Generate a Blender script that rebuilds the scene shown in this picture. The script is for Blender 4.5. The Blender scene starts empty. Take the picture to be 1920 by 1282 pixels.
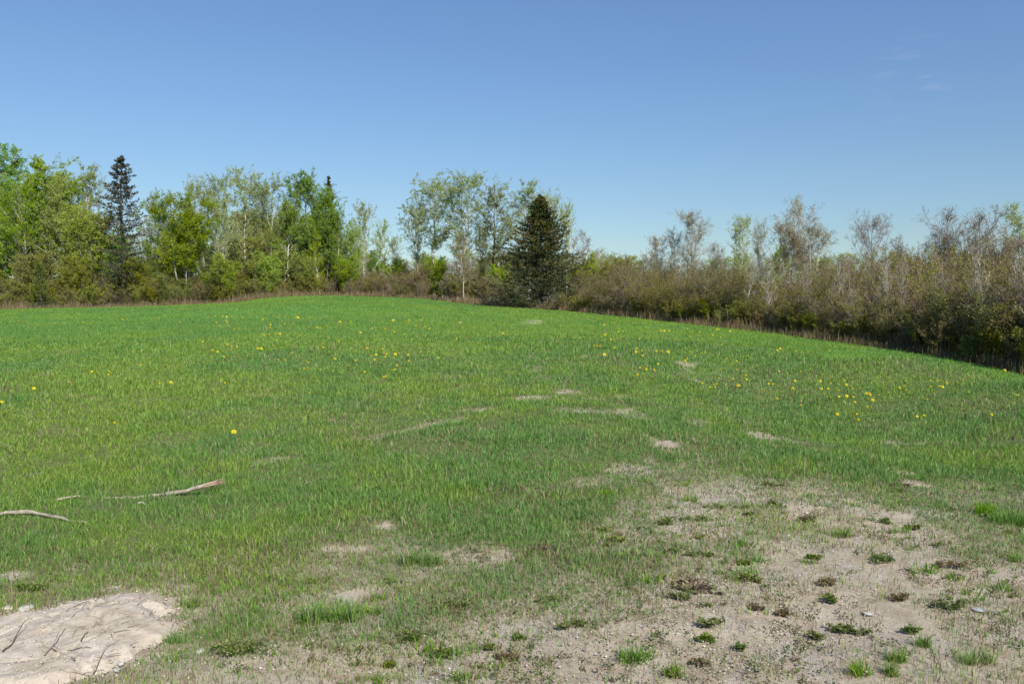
import bpy, math, random
import numpy as np

# ------------------------------------------------------------------ camera, world, sun, exposure
W0, H0, FPX = 1920.0, 1282.0, 1507.0
CAMZ = 1.6
HORIZON = 530.0
PITCH = math.atan((H0 / 2 - HORIZON) / FPX)
sc = bpy.context.scene
cam_data = bpy.data.cameras.new('camera')
cam = bpy.data.objects.new('camera', cam_data)
sc.collection.objects.link(cam)
cam.location = (0, 0, CAMZ)
cam.rotation_euler = (math.pi / 2 - PITCH, 0, 0)
cam_data.sensor_width = 36.0
cam_data.lens = 36.0 * FPX / W0
cam_data.clip_start = 0.05
cam_data.clip_end = 6000
sc.camera = cam

SUN_AZ, SUN_EL = 153.0, 43.0        # azimuth from the view direction towards the right, elevation
world = bpy.data.worlds.new('World')
sc.world = world
world.use_nodes = True
wn = world.node_tree
for n in list(wn.nodes):
    wn.nodes.remove(n)
wout = wn.nodes.new('ShaderNodeOutputWorld')
wbg = wn.nodes.new('ShaderNodeBackground')
sky = wn.nodes.new('ShaderNodeTexSky')
sky.sky_type = 'NISHITA'
sky.sun_disc = False
sky.sun_elevation = math.radians(SUN_EL)
sky.sun_rotation = math.radians(SUN_AZ)
sky.air_density = 1.75
sky.dust_density = 0.0
sky.ozone_density = 10.0
sky.altitude = 300
wbg.inputs['Strength'].default_value = 0.088
# a faint wisp of high cloud, low to the right
wtc = wn.nodes.new('ShaderNodeTexCoord')
wmap = wn.nodes.new('ShaderNodeMapping')
wmap.inputs['Scale'].default_value = (9, 9, 46)
wnoise = wn.nodes.new('ShaderNodeTexNoise')
wnoise.inputs['Scale'].default_value = 2.6
wnoise.inputs['Detail'].default_value = 5
wramp = wn.nodes.new('ShaderNodeMapRange')
wramp.inputs['From Min'].default_value = 0.5
wramp.inputs['From Max'].default_value = 0.8
wdir = wn.nodes.new('ShaderNodeVectorMath'); wdir.operation = 'DISTANCE'
_c = np.array([0.44, 0.90, 0.225]); _c = _c / np.linalg.norm(_c)
wdir.inputs[1].default_value = tuple(_c)
wfall = wn.nodes.new('ShaderNodeMapRange')
wfall.inputs['From Min'].default_value = 0.055
wfall.inputs['From Max'].default_value = 0.01
wmul = wn.nodes.new('ShaderNodeMath'); wmul.operation = 'MULTIPLY'
wmul2 = wn.nodes.new('ShaderNodeMath'); wmul2.operation = 'MULTIPLY'
wmul2.inputs[1].default_value = 0.13
wmix = wn.nodes.new('ShaderNodeMixRGB')
wmix.inputs['Color2'].default_value = (7.0, 7.2, 7.4, 1)
L = wn.links.new
L(wtc.outputs['Generated'], wmap.inputs['Vector']); L(wmap.outputs[0], wnoise.inputs['Vector'])
L(wnoise.outputs['Fac'], wramp.inputs['Value'])
L(wtc.outputs['Generated'], wdir.inputs[0]); L(wdir.outputs['Value'], wfall.inputs['Value'])
L(wramp.outputs[0], wmul.inputs[0]); L(wfall.outputs[0], wmul.inputs[1]); L(wmul.outputs[0], wmul2.inputs[0])
L(wmul2.outputs[0], wmix.inputs['Fac'])
whue = wn.nodes.new('ShaderNodeHueSaturation')
whue.inputs['Saturation'].default_value = 1.0
whue.inputs['Hue'].default_value = 0.507
L(sky.outputs[0], whue.inputs['Color'])
wlift = wn.nodes.new('ShaderNodeVectorMath'); wlift.operation = 'ADD'; wlift.inputs[1].default_value = (0, 0, 0.055)
wnorm = wn.nodes.new('ShaderNodeVectorMath'); wnorm.operation = 'NORMALIZE'
L(wtc.outputs['Generated'], wlift.inputs[0]); L(wlift.outputs[0], wnorm.inputs[0]); L(wnorm.outputs[0], sky.inputs['Vector'])
L(whue.outputs[0], wmix.inputs['Color1'])
L(wmix.outputs[0], wbg.inputs['Color']); L(wbg.outputs[0], wout.inputs['Surface'])

sun_data = bpy.data.lights.new('sun', 'SUN')
sun_data.energy = 4.9
sun_data.angle = math.radians(0.53)
sun_data.color = (1.0, 0.945, 0.86)
sun = bpy.data.objects.new('sun', sun_data)
sc.collection.objects.link(sun)
_a, _e = math.radians(SUN_AZ), math.radians(SUN_EL)
from mathutils import Vector
SUNV = Vector((math.cos(_e) * math.sin(_a), math.cos(_e) * math.cos(_a), math.sin(_e)))
sun.rotation_euler = SUNV.to_track_quat('Z', 'Y').to_euler()
sun.location = (60, 20, 60)

sc.view_settings.view_transform = 'Standard'
sc.view_settings.look = 'None'
sc.view_settings.exposure = 0.46
sc.view_settings.gamma = 1.0
sc.render.engine = 'CYCLES'
sc.cycles.max_bounces = 6
sc.cycles.diffuse_bounces = 3
sc.cycles.transmission_bounces = 3
sc.cycles.glossy_bounces = 2
sc.cycles.transparent_max_bounces = 4

# ------------------------------------------------------------------ numeric helpers
def ss(a, b, x):
    t = np.clip((x - a) / (b - a), 0, 1)
    return t * t * (3 - 2 * t)

_tab = np.random.RandomState(7).rand(256, 256)
def vnoise(x, y):
    xi = np.floor(x).astype(np.int64); yi = np.floor(y).astype(np.int64)
    fx = x - xi; fy = y - yi
    fx = fx * fx * (3 - 2 * fx); fy = fy * fy * (3 - 2 * fy)
    a = _tab[xi & 255, yi & 255]; b = _tab[(xi + 1) & 255, yi & 255]
    c = _tab[xi & 255, (yi + 1) & 255]; d = _tab[(xi + 1) & 255, (yi + 1) & 255]
    return (a * (1 - fx) + b * fx) * (1 - fy) + (c * (1 - fx) + d * fx) * fy
def fbm(x, y, s, octv=4, seed=0.0):
    x = np.asarray(x, float) / s + seed * 17.3 + 100; y = np.asarray(y, float) / s + seed * 9.1 + 100
    t = 0.0; a = 0.5; n = 0.0
    for i in range(octv):
        t = t + a * vnoise(x, y); n += a; a *= 0.5
        x = x * 2.03 + 3.1; y = y * 2.03 + 7.7
    return t / n

def ray_at(px, py, Y):
    """point at depth Y on the sight line through a photo pixel: used to survey real positions from the photo"""
    u = (px - W0 / 2) / FPX; v = (H0 / 2 - py) / FPX
    yc = math.cos(PITCH) + v * math.sin(PITCH); zc = -math.sin(PITCH) + v * math.cos(PITCH)
    return u * Y / yc, Y, CAMZ + zc * Y / yc
def gx(px, Y):
    return ray_at(px, 560, Y)[0]

# field edge, surveyed as (px, py, depth)
EDGE = [(-500, 590, 66), (-150, 584, 70), (0, 579, 74), (130, 577, 75), (300, 575, 76), (420, 569, 79), (500, 557, 84), (600, 554, 86), (700, 556, 84),
        (800, 561, 76), (900, 572, 64), (1010, 579, 58), (1150, 590, 49), (1300, 607, 42), (1450, 622, 38), (1600, 642, 33),
        (1750, 665, 29), (1920, 699, 25), (2100, 735, 22), (2500, 820, 18)]
EU = np.array([(e[0] - 960) / FPX for e in EDGE]); EY = np.array([e[2] for e in EDGE], float)
def edge_depth(x, y):
    u = np.asarray(x, float) / np.maximum(np.asarray(y, float), 0.5)
    return np.interp(u, EU, EY)

_cp = []
for (px, py, Y) in EDGE:
    x, y, z = ray_at(px, py, Y); _cp.append((x, y, z))
    _cp.append((x * 0.55, y * 0.55, z * 0.50)) if Y > 40 else _cp.append((x * 0.55, y * 0.55, z * 0.42))
    if 440 < px < 900:
        _cp.append((x * 0.8, y * 0.8, z * 0.75 - 0.06))
    _cp.append((x * 1.35, y * 1.35, z - 0.7 if 400 < px < 900 else z - 0.25))
for gxx in (-9, -5, -2, 2, 5, 9):
    for gyy in (-3, 1.5, 5, 9, 13):
        _cp.append((gxx, gyy, 0.0 if gxx < 5 or gyy < 8 else -0.12))
_cp = np.array(_cp)
def _phi(r):
    return r
_A = _phi(np.linalg.norm(_cp[:, None, :2] - _cp[None, :, :2], axis=2) / 20 + 0.0)
_A = np.sqrt(_A ** 2 + 0.04)
_n = len(_cp)
_M = np.zeros((_n + 1, _n + 1)); _M[:_n, :_n] = _A + np.eye(_n) * 1e-4; _M[_n, :_n] = 1; _M[:_n, _n] = 1
_w = np.linalg.solve(_M, np.append(_cp[:, 2], 0))
def base_z(x, y):
    x = np.asarray(x, float); y = np.asarray(y, float)
    sh = x.shape; xf = x.ravel(); yf = y.ravel()
    out = np.zeros_like(xf)
    for s in range(0, len(xf), 20000):
        dx = xf[s:s + 20000, None] - _cp[None, :, 0]; dy = yf[s:s + 20000, None] - _cp[None, :, 1]
        out[s:s + 20000] = np.sqrt((dx * dx + dy * dy) / 400 + 0.04) @ _w[:_n] + _w[_n]
    r = np.hypot(xf, yf)
    k = ss(95, 135, r)
    out = out * (1 - k) + (-0.9) * k
    kb = ss(4, 14, -yf); out = out * (1 - kb)
    return out.reshape(sh)
def tz(x, y):
    x = np.asarray(x, float); y = np.asarray(y, float)
    r = np.hypot(x, y)
    z = base_z(x, y)
    near = 1 - ss(14, 40, r)
    z = z + (fbm(x, y, 2.6, 2, 1) - 0.5) * 0.07 * ss(1.5, 5, r) * (0.35 + 0.65 * near)
    z = z + (fbm(x, y, 0.45, 3, 2) - 0.5) * 0.045 * near
    z = z + (fbm(x, y, 0.09, 2, 3) - 0.5) * 0.012 * (1 - ss(7, 12, r))
    z = z + (fbm(x, y, 14, 2, 5) - 0.5) * 0.14 * ss(16, 40, r) * (1 - ss(300, 500, r))
    return z
def tzs(x, y):
    return float(tz(np.array([x]), np.array([y]))[0])
def on_ground(px, py):
    """ground point seen at a photo pixel"""
    lo, hi = 2.0, 120.0
    Y = lo
    prev = lo
    for i in range(400):
        Y = 2.0 * (60.0 ** (i / 399.0))
        x, y, z = ray_at(px, py, Y)
        if z < tzs(x, y):
            break
        prev = Y
    a, b = prev, Y
    for _ in range(18):
        m = (a + b) / 2
        x, y, z = ray_at(px, py, m)
        if z < tzs(x, y): b = m
        else: a = m
    x, y, z = ray_at(px, py, b)
    return x, y, tzs(x, y)

def flatP(px, py):
    Y = 1.0
    x, y, z = ray_at(px, py, 1.0)
    k = CAMZ / (CAMZ - z)
    return x * k, k

# ------------------------------------------------------------------ mesh helpers
col = sc.collection
def tag(o, label=None, cat=None, group=None, kind=None):
    if label: o['label'] = label
    if cat: o['category'] = cat
    if group: o['group'] = group
    if kind: o['kind'] = kind
    return o
def make_mesh(name, V, faces, mats, fmat=None, fattr=None, vattr=None, smooth=False):
    """faces: list of int arrays (M,k); fattr: {name: per-face array}; vattr: {name: per-vertex array}"""
    me = bpy.data.meshes.new(name)
    V = np.ascontiguousarray(V, dtype=np.float32)
    faces = [np.asarray(f, dtype=np.int32) for f in faces if len(f)]
    lt = np.concatenate([np.full(len(f), f.shape[1], np.int32) for f in faces])
    li = np.concatenate([f.ravel() for f in faces])
    ls = np.concatenate([[0], np.cumsum(lt)[:-1]]).astype(np.int32)
    me.vertices.add(len(V)); me.vertices.foreach_set('co', V.ravel())
    me.loops.add(len(li)); me.loops.foreach_set('vertex_index', li)
    me.polygons.add(len(lt)); me.polygons.foreach_set('loop_start', ls); me.polygons.foreach_set('loop_total', lt)
    if smooth:
        me.polygons.foreach_set('use_smooth', np.ones(len(lt), bool))
    if fmat is not None:
        me.polygons.foreach_set('material_index', np.asarray(fmat, np.int32))
    for m in mats: me.materials.append(m)
    for k, a in (fattr or {}).items():
        at = me.attributes.new(k, 'FLOAT', 'FACE'); at.data.foreach_set('value', np.ascontiguousarray(a, np.float32))
    for k, a in (vattr or {}).items():
        at = me.attributes.new(k, 'FLOAT', 'POINT'); at.data.foreach_set('value', np.ascontiguousarray(a, np.float32))
    me.update(calc_edges=True)
    return me
def link(name, me, parent=None):
    o = bpy.data.objects.new(name, me); col.objects.link(o)
    if parent is not None: o.parent = parent
    return o
def empty(name, loc, rz=0.0):
    o = bpy.data.objects.new(name, None); col.objects.link(o)
    o.location = loc; o.rotation_euler = (0, 0, rz); o.empty_display_size = 0.3
    return o

class Geo:
    def __init__(s): s.V = []; s.F = {}; s.n = 0; s.k = 0
    def add(s, V, F, mat=0, rnd=None, tip=None):
        V = np.asarray(V, float).reshape(-1, 3)
        F = np.asarray(F)
        m = len(F)
        s.V.append(V)
        r = np.zeros(m) if rnd is None else np.broadcast_to(rnd, (m,))
        t = np.zeros(m) if tip is None else np.broadcast_to(tip, (m,))
        s.F.setdefault(F.shape[1], []).append((F + s.n, np.full(m, mat), r, t))
        s.n += len(V)
    def mesh(s, name, mats, smooth=False):
        fs, fm, fr, ft = [], [], [], []
        for k, L_ in s.F.items():
            fs.append(np.concatenate([a[0] for a in L_])); fm.append(np.concatenate([a[1] for a in L_]))
            fr.append(np.concatenate([a[2] for a in L_])); ft.append(np.concatenate([a[3] for a in L_]))
        return make_mesh(name, np.concatenate(s.V), fs, mats, np.concatenate(fm), {'rnd': np.concatenate(fr), 'tip': np.concatenate(ft)}, smooth=smooth)
    def tubes(s, P, R, sides, mat=0, rnd=0.5):
        """P (M,N,3) centre lines, R (M,N) radii"""
        M, N, _ = P.shape
        T = np.gradient(P, axis=1); T /= np.linalg.norm(T, axis=2, keepdims=True) + 1e-9
        ref = np.where(np.abs(T[:, :1, 2:3]) > 0.9, np.array([[[1.0, 0, 0]]]), np.array([[[0, 0, 1.0]]]))
        A = np.cross(T, np.broadcast_to(ref, T.shape)); A /= np.linalg.norm(A, axis=2, keepdims=True) + 1e-9
        B = np.cross(T, A)
        an = np.arange(sides) * 2 * np.pi / sides
        V = P[:, :, None, :] + R[:, :, None, None] * (np.cos(an)[None, None, :, None] * A[:, :, None, :] + np.sin(an)[None, None, :, None] * B[:, :, None, :])
        idx = np.arange(M * N * sides).reshape(M, N, sides)
        a = idx[:, :-1, :]; b = idx[:, 1:, :]
        F = np.stack([a, np.roll(a, -1, axis=2), np.roll(b, -1, axis=2), b], axis=-1).reshape(-1, 4)
        rr = np.repeat(np.broadcast_to(rnd, (M,)), (N - 1) * sides)
        s.add(V.reshape(-1, 3), F, mat, rr)
    def ribbons(s, P, R, rng, mat=0, rnd=0.5):
        """very thin twigs: flat tapering strips, one point at the end"""
        M, N, _ = P.shape
        T = P[:, -1] - P[:, 0]
        q = rng.normal(size=(M, 3)); A = np.cross(T, q); A /= np.linalg.norm(A, axis=1, keepdims=True) + 1e-9
        V = np.stack([P - R[:, :, None] * A[:, None, :], P + R[:, :, None] * A[:, None, :]], axis=2)
        idx = np.arange(M * N * 2).reshape(M, N, 2)
        F = np.stack([idx[:, :-1, 0], idx[:, :-1, 1], idx[:, 1:, 1], idx[:, 1:, 0]], axis=-1).reshape(-1, 4)
        s.add(V.reshape(-1, 3), F, mat, np.repeat(np.broadcast_to(rnd, (M,)), N - 1))
    def leaves(s, C, size, rng, mat=0, rnd=None, aspect=1.0, axis=None, tip=None, flat=0.0):
        """one small diamond-ended leaf (quad) at each C"""
        M = len(C)
        if M == 0: return
        a = rng.normal(size=(M, 3)) if axis is None else axis + rng.normal(size=(M, 3)) * 0.35
        a /= np.linalg.norm(a, axis=1, keepdims=True) + 1e-9
        n = rng.normal(size=(M, 3)); n[:, 2] += flat * 3
        b = np.cross(a, n); b /= np.linalg.norm(b, axis=1, keepdims=True) + 1e-9
        sz = np.broadcast_to(size, (M,))[:, None] * (0.7 + 0.6 * rng.rand(M, 1))
        p0 = C; p2 = C + a * sz
        mid = C + a * sz * 0.5
        V = np.stack([p0, mid + b * sz * 0.5 * aspect, p2, mid - b * sz * 0.5 * aspect], axis=1).reshape(-1, 3)
        F = np.arange(M * 4).reshape(M, 4)
        s.add(V, F, mat, rng.rand(M) if rnd is None else rnd, tip)

def grow(P, R, k, t0, t1, ang, angj, length, npts, up, wig, rratio, rng, rmin=0.003, even=False, flatten=0.0):
    """children of a batch of branches; length: f(t, rng) -> metres array"""
    M, N, _ = P.shape
    par = np.repeat(np.arange(M), k)
    t = t0 + (t1 - t0) * (rng.rand(M * k) if not even else (np.tile((np.arange(k) + 0.5) / k, M) + rng.uniform(-0.4, 0.4, M * k) / k))
    f = np.clip(t, 0, 0.999) * (N - 1); i = np.floor(f).astype(int); w = (f - i)[:, None]
    p = P[par, i] * (1 - w) + P[par, i + 1] * w
    r = R[par, i] * (1 - w[:, 0]) + R[par, i + 1] * w[:, 0]
    T = P[par, i + 1] - P[par, i]; T /= np.linalg.norm(T, axis=1, keepdims=True) + 1e-9
    q = rng.normal(size=(M * k, 3)); q[:, 2] *= (1 - flatten)
    q -= (q * T).sum(1, keepdims=True) * T; q /= np.linalg.norm(q, axis=1, keepdims=True) + 1e-9
    a = np.radians(ang + rng.uniform(-angj, angj, M * k))[:, None]
    d = np.cos(a) * T + np.sin(a) * q
    ln = length(t, par)
    pts = [p]; cur = p
    for j in range(npts - 1):
        d = d + np.array([0, 0, up]) + rng.normal(size=d.shape) * wig
        d /= np.linalg.norm(d, axis=1, keepdims=True)
        cur = cur + d * (ln / (npts - 1))[:, None]
        pts.append(cur)
    PP = np.stack(pts, axis=1)
    taper = np.linspace(1, 0.25, npts)[None, :]
    RR = np.maximum(r[:, None] * rratio * taper, rmin)
    return PP, RR, t, par
def along(P, n, rng, t0=0.2):
    """n random points along each centre line"""
    M, N, _ = P.shape
    t = (t0 + (1 - t0) * rng.rand(M, n)) * (N - 1) * 0.9999
    i = np.floor(t).astype(int); w = (t - i)[..., None]
    m = np.arange(M)[:, None]
    return (P[m, i] * (1 - w) + P[m, np.minimum(i + 1, N - 1)] * w).reshape(-1, 3)

# ------------------------------------------------------------------ materials
def mat_new(name):
    m = bpy.data.materials.new(name); m.use_nodes = True
    nt = m.node_tree
    for n in list(nt.nodes): nt.nodes.remove(n)
    out = nt.nodes.new('ShaderNodeOutputMaterial')
    return m, nt, out
def N_(nt, t, **kw):
    n = nt.nodes.new(t)
    for k, v in kw.items(): setattr(n, k, v)
    return n
def ramp(nt, src, stops, interp='LINEAR'):
    r = nt.nodes.new('ShaderNodeValToRGB'); r.color_ramp.interpolation = interp
    e = r.color_ramp.elements
    while len(e) > 1: e.remove(e[-1])
    e[0].position = stops[0][0]; e[0].color = (*stops[0][1], 1)
    for p, c in stops[1:]:
        x = e.new(p); x.color = (*c, 1)
    nt.links.new(src, r.inputs[0])
    return r.outputs[0]
def mix(nt, f, a, b, mode='MIX'):
    m = nt.nodes.new('ShaderNodeMixRGB'); m.blend_type = mode
    for s, v in ((0, f), (1, a), (2, b)):
        if hasattr(v, 'links'): nt.links.new(v, m.inputs[s])
        elif s == 0: m.inputs[0].default_value = v
        else: m.inputs[s].default_value = (*v, 1)
    return m.outputs[0]
def attr(nt, name):
    a = nt.nodes.new('ShaderNodeAttribute'); a.attribute_name = name
    return a.outputs['Fac']
def noise(nt, scale, detail=4, rough=0.55, coord='Object', vec=None, sc3=None):
    n = nt.nodes.new('ShaderNodeTexNoise'); n.inputs['Scale'].default_value = scale
    n.inputs['Detail'].default_value = detail; n.inputs['Roughness'].default_value = rough
    tc = nt.nodes.new('ShaderNodeTexCoord')
    src = tc.outputs[coord]
    if sc3:
        mp = nt.nodes.new('ShaderNodeMapping'); mp.inputs['Scale'].default_value = sc3
        nt.links.new(src, mp.inputs[0]); src = mp.outputs[0]
    nt.links.new(src, n.inputs['Vector'])
    return n.outputs['Fac']
def mrange(nt, src, a, b, c=0.0, d=1.0):
    m = nt.nodes.new('ShaderNodeMapRange')
    nt.links.new(src, m.inputs['Value'])
    m.inputs['From Min'].default_value = a; m.inputs['From Max'].default_value = b
    m.inputs['To Min'].default_value = c; m.inputs['To Max'].default_value = d
    return m.outputs[0]
def hsv_obj(nt, colr, hue=0.03, sat=0.2, val=0.3):
    """shift the colour a little from plant to plant"""
    oi = nt.nodes.new('ShaderNodeObjectInfo')
    h = nt.nodes.new('ShaderNodeHueSaturation')
    nt.links.new(colr, h.inputs['Color'])
    nt.links.new(mrange(nt, oi.outputs['Random'], 0, 1, 0.5 - hue, 0.5 + hue), h.inputs['Hue'])
    m2 = nt.nodes.new('ShaderNodeMath'); m2.operation = 'MULTIPLY'; m2.inputs[1].default_value = 7.31
    nt.links.new(oi.outputs['Random'], m2.inputs[0])
    m3 = nt.nodes.new('ShaderNodeMath'); m3.operation = 'FRACT'; nt.links.new(m2.outputs[0], m3.inputs[0])
    nt.links.new(mrange(nt, m3.outputs[0], 0, 1, 1 - val, 1 + val), h.inputs['Value'])
    m4 = nt.nodes.new('ShaderNodeMath'); m4.operation = 'MULTIPLY'; m4.inputs[1].default_value = 3.7
    nt.links.new(m2.outputs[0], m4.inputs[0])
    m5 = nt.nodes.new('ShaderNodeMath'); m5.operation = 'FRACT'; nt.links.new(m4.outputs[0], m5.inputs[0])
    nt.links.new(mrange(nt, m5.outputs[0], 0, 1, 1 - sat, 1 + sat), h.inputs['Saturation'])
    return h.outputs[0]
def leaf_mat(name, stops, trans=0.35, rough=0.55, hue=0.015, sat=0.12, val=0.2, tipcol=None, vary=True, spec=0.3):
    m, nt, out = mat_new(name)
    c = ramp(nt, attr(nt, 'rnd'), stops)
    if tipcol:
        c = mix(nt, attr(nt, 'tip'), c, tipcol)
    if vary: c = hsv_obj(nt, c, hue, sat, val)
    b = N_(nt, 'ShaderNodeBsdfPrincipled'); b.inputs['Roughness'].default_value = rough
    b.inputs['Specular IOR Level'].default_value = spec
    nt.links.new(c, b.inputs['Base Color'])
    if trans > 0:
        t = N_(nt, 'ShaderNodeBsdfTranslucent')
        nt.links.new(c, t.inputs['Color'])
        mx = N_(nt, 'ShaderNodeMixShader'); mx.inputs[0].default_value = trans
        nt.links.new(b.outputs[0], mx.inputs[1]); nt.links.new(t.outputs[0], mx.inputs[2])
        nt.links.new(mx.outputs[0], out.inputs['Surface'])
    else:
        nt.links.new(b.outputs[0], out.inputs['Surface'])
    return m
def bark_mat(name, c1, c2, scale=8, stretch=(1, 1, 0.3), mark=None, thr=0.62, obj_var=0.15):
    m, nt, out = mat_new(name)
    n = noise(nt, scale, 5, 0.65, 'Object', sc3=stretch)
    c = ramp(nt, n, [(0.3, c1), (0.7, c2)])
    if mark:
        k = noise(nt, 5.0, 3, 0.6, 'Object', sc3=(1.0, 1.0, 3.5))
        c = mix(nt, mrange(nt, k, thr, thr + 0.05), c, mark)
    c = hsv_obj(nt, c, 0.01, 0.1, obj_var)
    b = N_(nt, 'ShaderNodeBsdfPrincipled'); b.inputs['Roughness'].default_value = 0.85
    b.inputs['Specular IOR Level'].default_value = 0.2
    nt.links.new(c, b.inputs['Base Color'])
    bp = N_(nt, 'ShaderNodeBump'); bp.inputs['Strength'].default_value = 0.5; bp.inputs['Distance'].default_value = 0.02
    nt.links.new(n, bp.inputs['Height']); nt.links.new(bp.outputs[0], b.inputs['Normal'])
    nt.links.new(b.outputs[0], out.inputs['Surface'])
    return m

M = {}
M['bark_white'] = bark_mat('birch_bark', (0.40, 0.37, 0.32), (0.62, 0.58, 0.50), 6, mark=(0.05, 0.045, 0.04), thr=0.60)
M['bark_pale'] = bark_mat('aspen_bark', (0.32, 0.30, 0.24), (0.58, 0.55, 0.45), 6, mark=(0.07, 0.065, 0.055), thr=0.66)
M['bark_grey'] = bark_mat('grey_bark', (0.10, 0.09, 0.08), (0.22, 0.20, 0.17), 9)
M['bark_dark'] = bark_mat('dark_bark', (0.035, 0.03, 0.026), (0.10, 0.085, 0.07), 9)
def twig_mat(name, a, b, v=0.25):
    return leaf_mat(name, [(0.0, a), (1.0, b)], trans=0.0, rough=0.8, hue=0.012, sat=0.15, val=v)
M['twig_grey'] = twig_mat('grey_twig', (0.19, 0.165, 0.13), (0.38, 0.33, 0.27))
M['twig_brown'] = twig_mat('brown_twig', (0.10, 0.076, 0.045), (0.23, 0.18, 0.11))
M['twig_red'] = twig_mat('reddish_twig', (0.15, 0.10, 0.07), (0.31, 0.22, 0.16))
M['leaf_bright'] = leaf_mat('bright_leaf', [(0, (0.24, 0.33, 0.022)), (0.5, (0.37, 0.48, 0.036)), (1, (0.50, 0.58, 0.07))], 0.52)
M['leaf_green'] = leaf_mat('green_leaf', [(0, (0.14, 0.27, 0.025)), (0.5, (0.23, 0.39, 0.036)), (1, (0.36, 0.50, 0.06))], 0.52)
M['leaf_pale'] = leaf_mat('pale_leaf', [(0, (0.24, 0.31, 0.08)), (0.5, (0.36, 0.44, 0.12)), (1, (0.48, 0.54, 0.19))], 0.5)
M['leaf_birch'] = leaf_mat('birch_leaf', [(0, (0.22, 0.27, 0.028)), (0.5, (0.34, 0.40, 0.045)), (1, (0.46, 0.50, 0.08))], 0.5)
M['leaf_olive'] = leaf_mat('olive_leaf', [(0, (0.18, 0.19, 0.022)), (0.5, (0.29, 0.30, 0.035)), (1, (0.40, 0.40, 0.055))], 0.5)
M['leaf_bud'] = leaf_mat('bud_leaf', [(0, (0.18, 0.14, 0.06)), (0.5, (0.25, 0.23, 0.08)), (1, (0.33, 0.33, 0.11))], 0.4)
M['needle'] = leaf_mat('spruce_needle', [(0, (0.03, 0.042, 0.012)), (0.6, (0.065, 0.085, 0.02)), (1, (0.13, 0.145, 0.03))], 0.12, tipcol=(0.26, 0.15, 0.035), hue=0.01, sat=0.1, val=0.1)
M['needle_grey'] = leaf_mat('grey_spruce_needle', [(0, (0.05, 0.05, 0.03)), (0.6, (0.10, 0.10, 0.055)), (1, (0.17, 0.155, 0.10))], 0.08, tipcol=(0.22, 0.16, 0.10), hue=0.01, sat=0.1, val=0.1)
M['needle_young'] = leaf_mat('young_spruce_needle', [(0, (0.05, 0.08, 0.012)), (0.6, (0.10, 0.14, 0.02)), (1, (0.17, 0.21, 0.035))], 0.2)

# ------------------------------------------------------------------ ground cover masks (world space)
def poly_sd(poly, x, y):
    """signed distance to a polygon, positive inside"""
    P = np.array(poly); x = np.asarray(x, float); y = np.asarray(y, float)
    d = np.full(x.shape, 1e9); inside = np.zeros(x.shape, bool)
    n = len(P)
    for i in range(n):
        a = P[i]; b = P[(i + 1) % n]
        e = b - a; wx = x - a[0]; wy = y - a[1]
        t = np.clip((wx * e[0] + wy * e[1]) / (e @ e), 0, 1)
        d = np.minimum(d, np.hypot(wx - e[0] * t, wy - e[1] * t))
        c = ((a[1] <= y) & (b[1] > y)) | ((b[1] <= y) & (a[1] > y))
        xi = a[0] + (y - a[1]) / (e[1] if abs(e[1]) > 1e-9 else 1e-9) * e[0]
        inside ^= c & (x < xi)
    return np.where(inside, d, -d)
# lawn line: beyond it the sward is closed; nearer it is broken ground
THIN = [flatP(*p) for p in [(-260, 1010), (0, 1045), (250, 1020), (520, 1010), (700, 975), (850, 975), (960, 970), (1080, 930), (1150, 880), (1300, 850), (1450, 880), (1600, 868), (1760, 882), (1920, 905), (2200, 930), (2600, 1700), (-600, 1700)]]
BARE = [flatP(*p) for p in [(1180, 1290), (1215, 1165), (1260, 1120), (1330, 1060), (1380, 1000), (1480, 945), (1560, 915), (1640, 925), (1700, 965), (1800, 990), (1950, 1010), (2200, 1060), (2400, 1500), (1100, 1500)]]
GRAVEL = [flatP(*p) for p in [(330, 1290), (420, 1262), (600, 1225), (760, 1222), (880, 1180), (1010, 1150), (1100, 1185), (1210, 1165), (1260, 1290), (1200, 1600), (300, 1600)]]
SLAB = [flatP(*p) for p in [(-140, 1150), (-60, 1146), (0, 1148), (50, 1141), (100, 1141), (130, 1132), (190, 1125), (240, 1122), (275, 1118), (318, 1130), (326, 1140), (302, 1149), (296, 1164), (322, 1166), (340, 1170), (334, 1184), (312, 1200), (286, 1212), (262, 1232), (236, 1240),
                              (205, 1262), (150, 1270), (100, 1300), (-160, 1330)]]
# bare or dead spots in the sward: px, py, half-width px, half-height px, strength
SPOTS = [(887, 770, 26, 7, .9), (830, 790, 50, 6, .45), (770, 805, 60, 6, .3), (512, 862, 38, 6, .55), (1060, 735, 26, 7, 1.0), (1000, 748, 50, 6, .5), (1080, 770, 60, 7, .5),
         (1180, 775, 30, 8, .9), (1190, 745, 36, 6, .55), (1245, 832, 24, 5, 1.2), (1218, 820, 10, 7, .8), (1420, 815, 26, 6, .9), (1480, 828, 45, 5, 1.0), (1530, 842, 20, 4, .9),
         (1300, 790, 30, 8, .7), (1290, 685, 30, 9, .45), (1002, 604, 30, 4, .6), (1175, 880, 45, 10, .9), (1095, 668, 14, 5, .5), (1105, 905, 40, 10, .55),
         (725, 985, 22, 8, 1.0), (640, 1030, 40, 9, .5), (1215, 862, 18, 6, .6), (1700, 905, 34, 8, 1.1), (1735, 832, 30, 6, .5), (1670, 830, 22, 4, .8), (1690, 885, 24, 4, 1.0),
         (70, 992, 26, 6, .6), (150, 1065, 30, 8, .7), (220, 1098, 22, 8, .9), (320, 1062, 20, 8, .5), (20, 1080, 40, 8, .8), (660, 1115, 40, 9, .8), (980, 745, 30, 5, .4),
         (1880, 800, 30, 8, .3), (560, 685, 14, 4, .4), (150, 760, 18, 5, .4), (130, 740, 16, 4, .4), (1300, 1000, 90, 18, .6), (905, 1040, 80, 18, .5), (330, 690, 10, 4, .3)]
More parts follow.
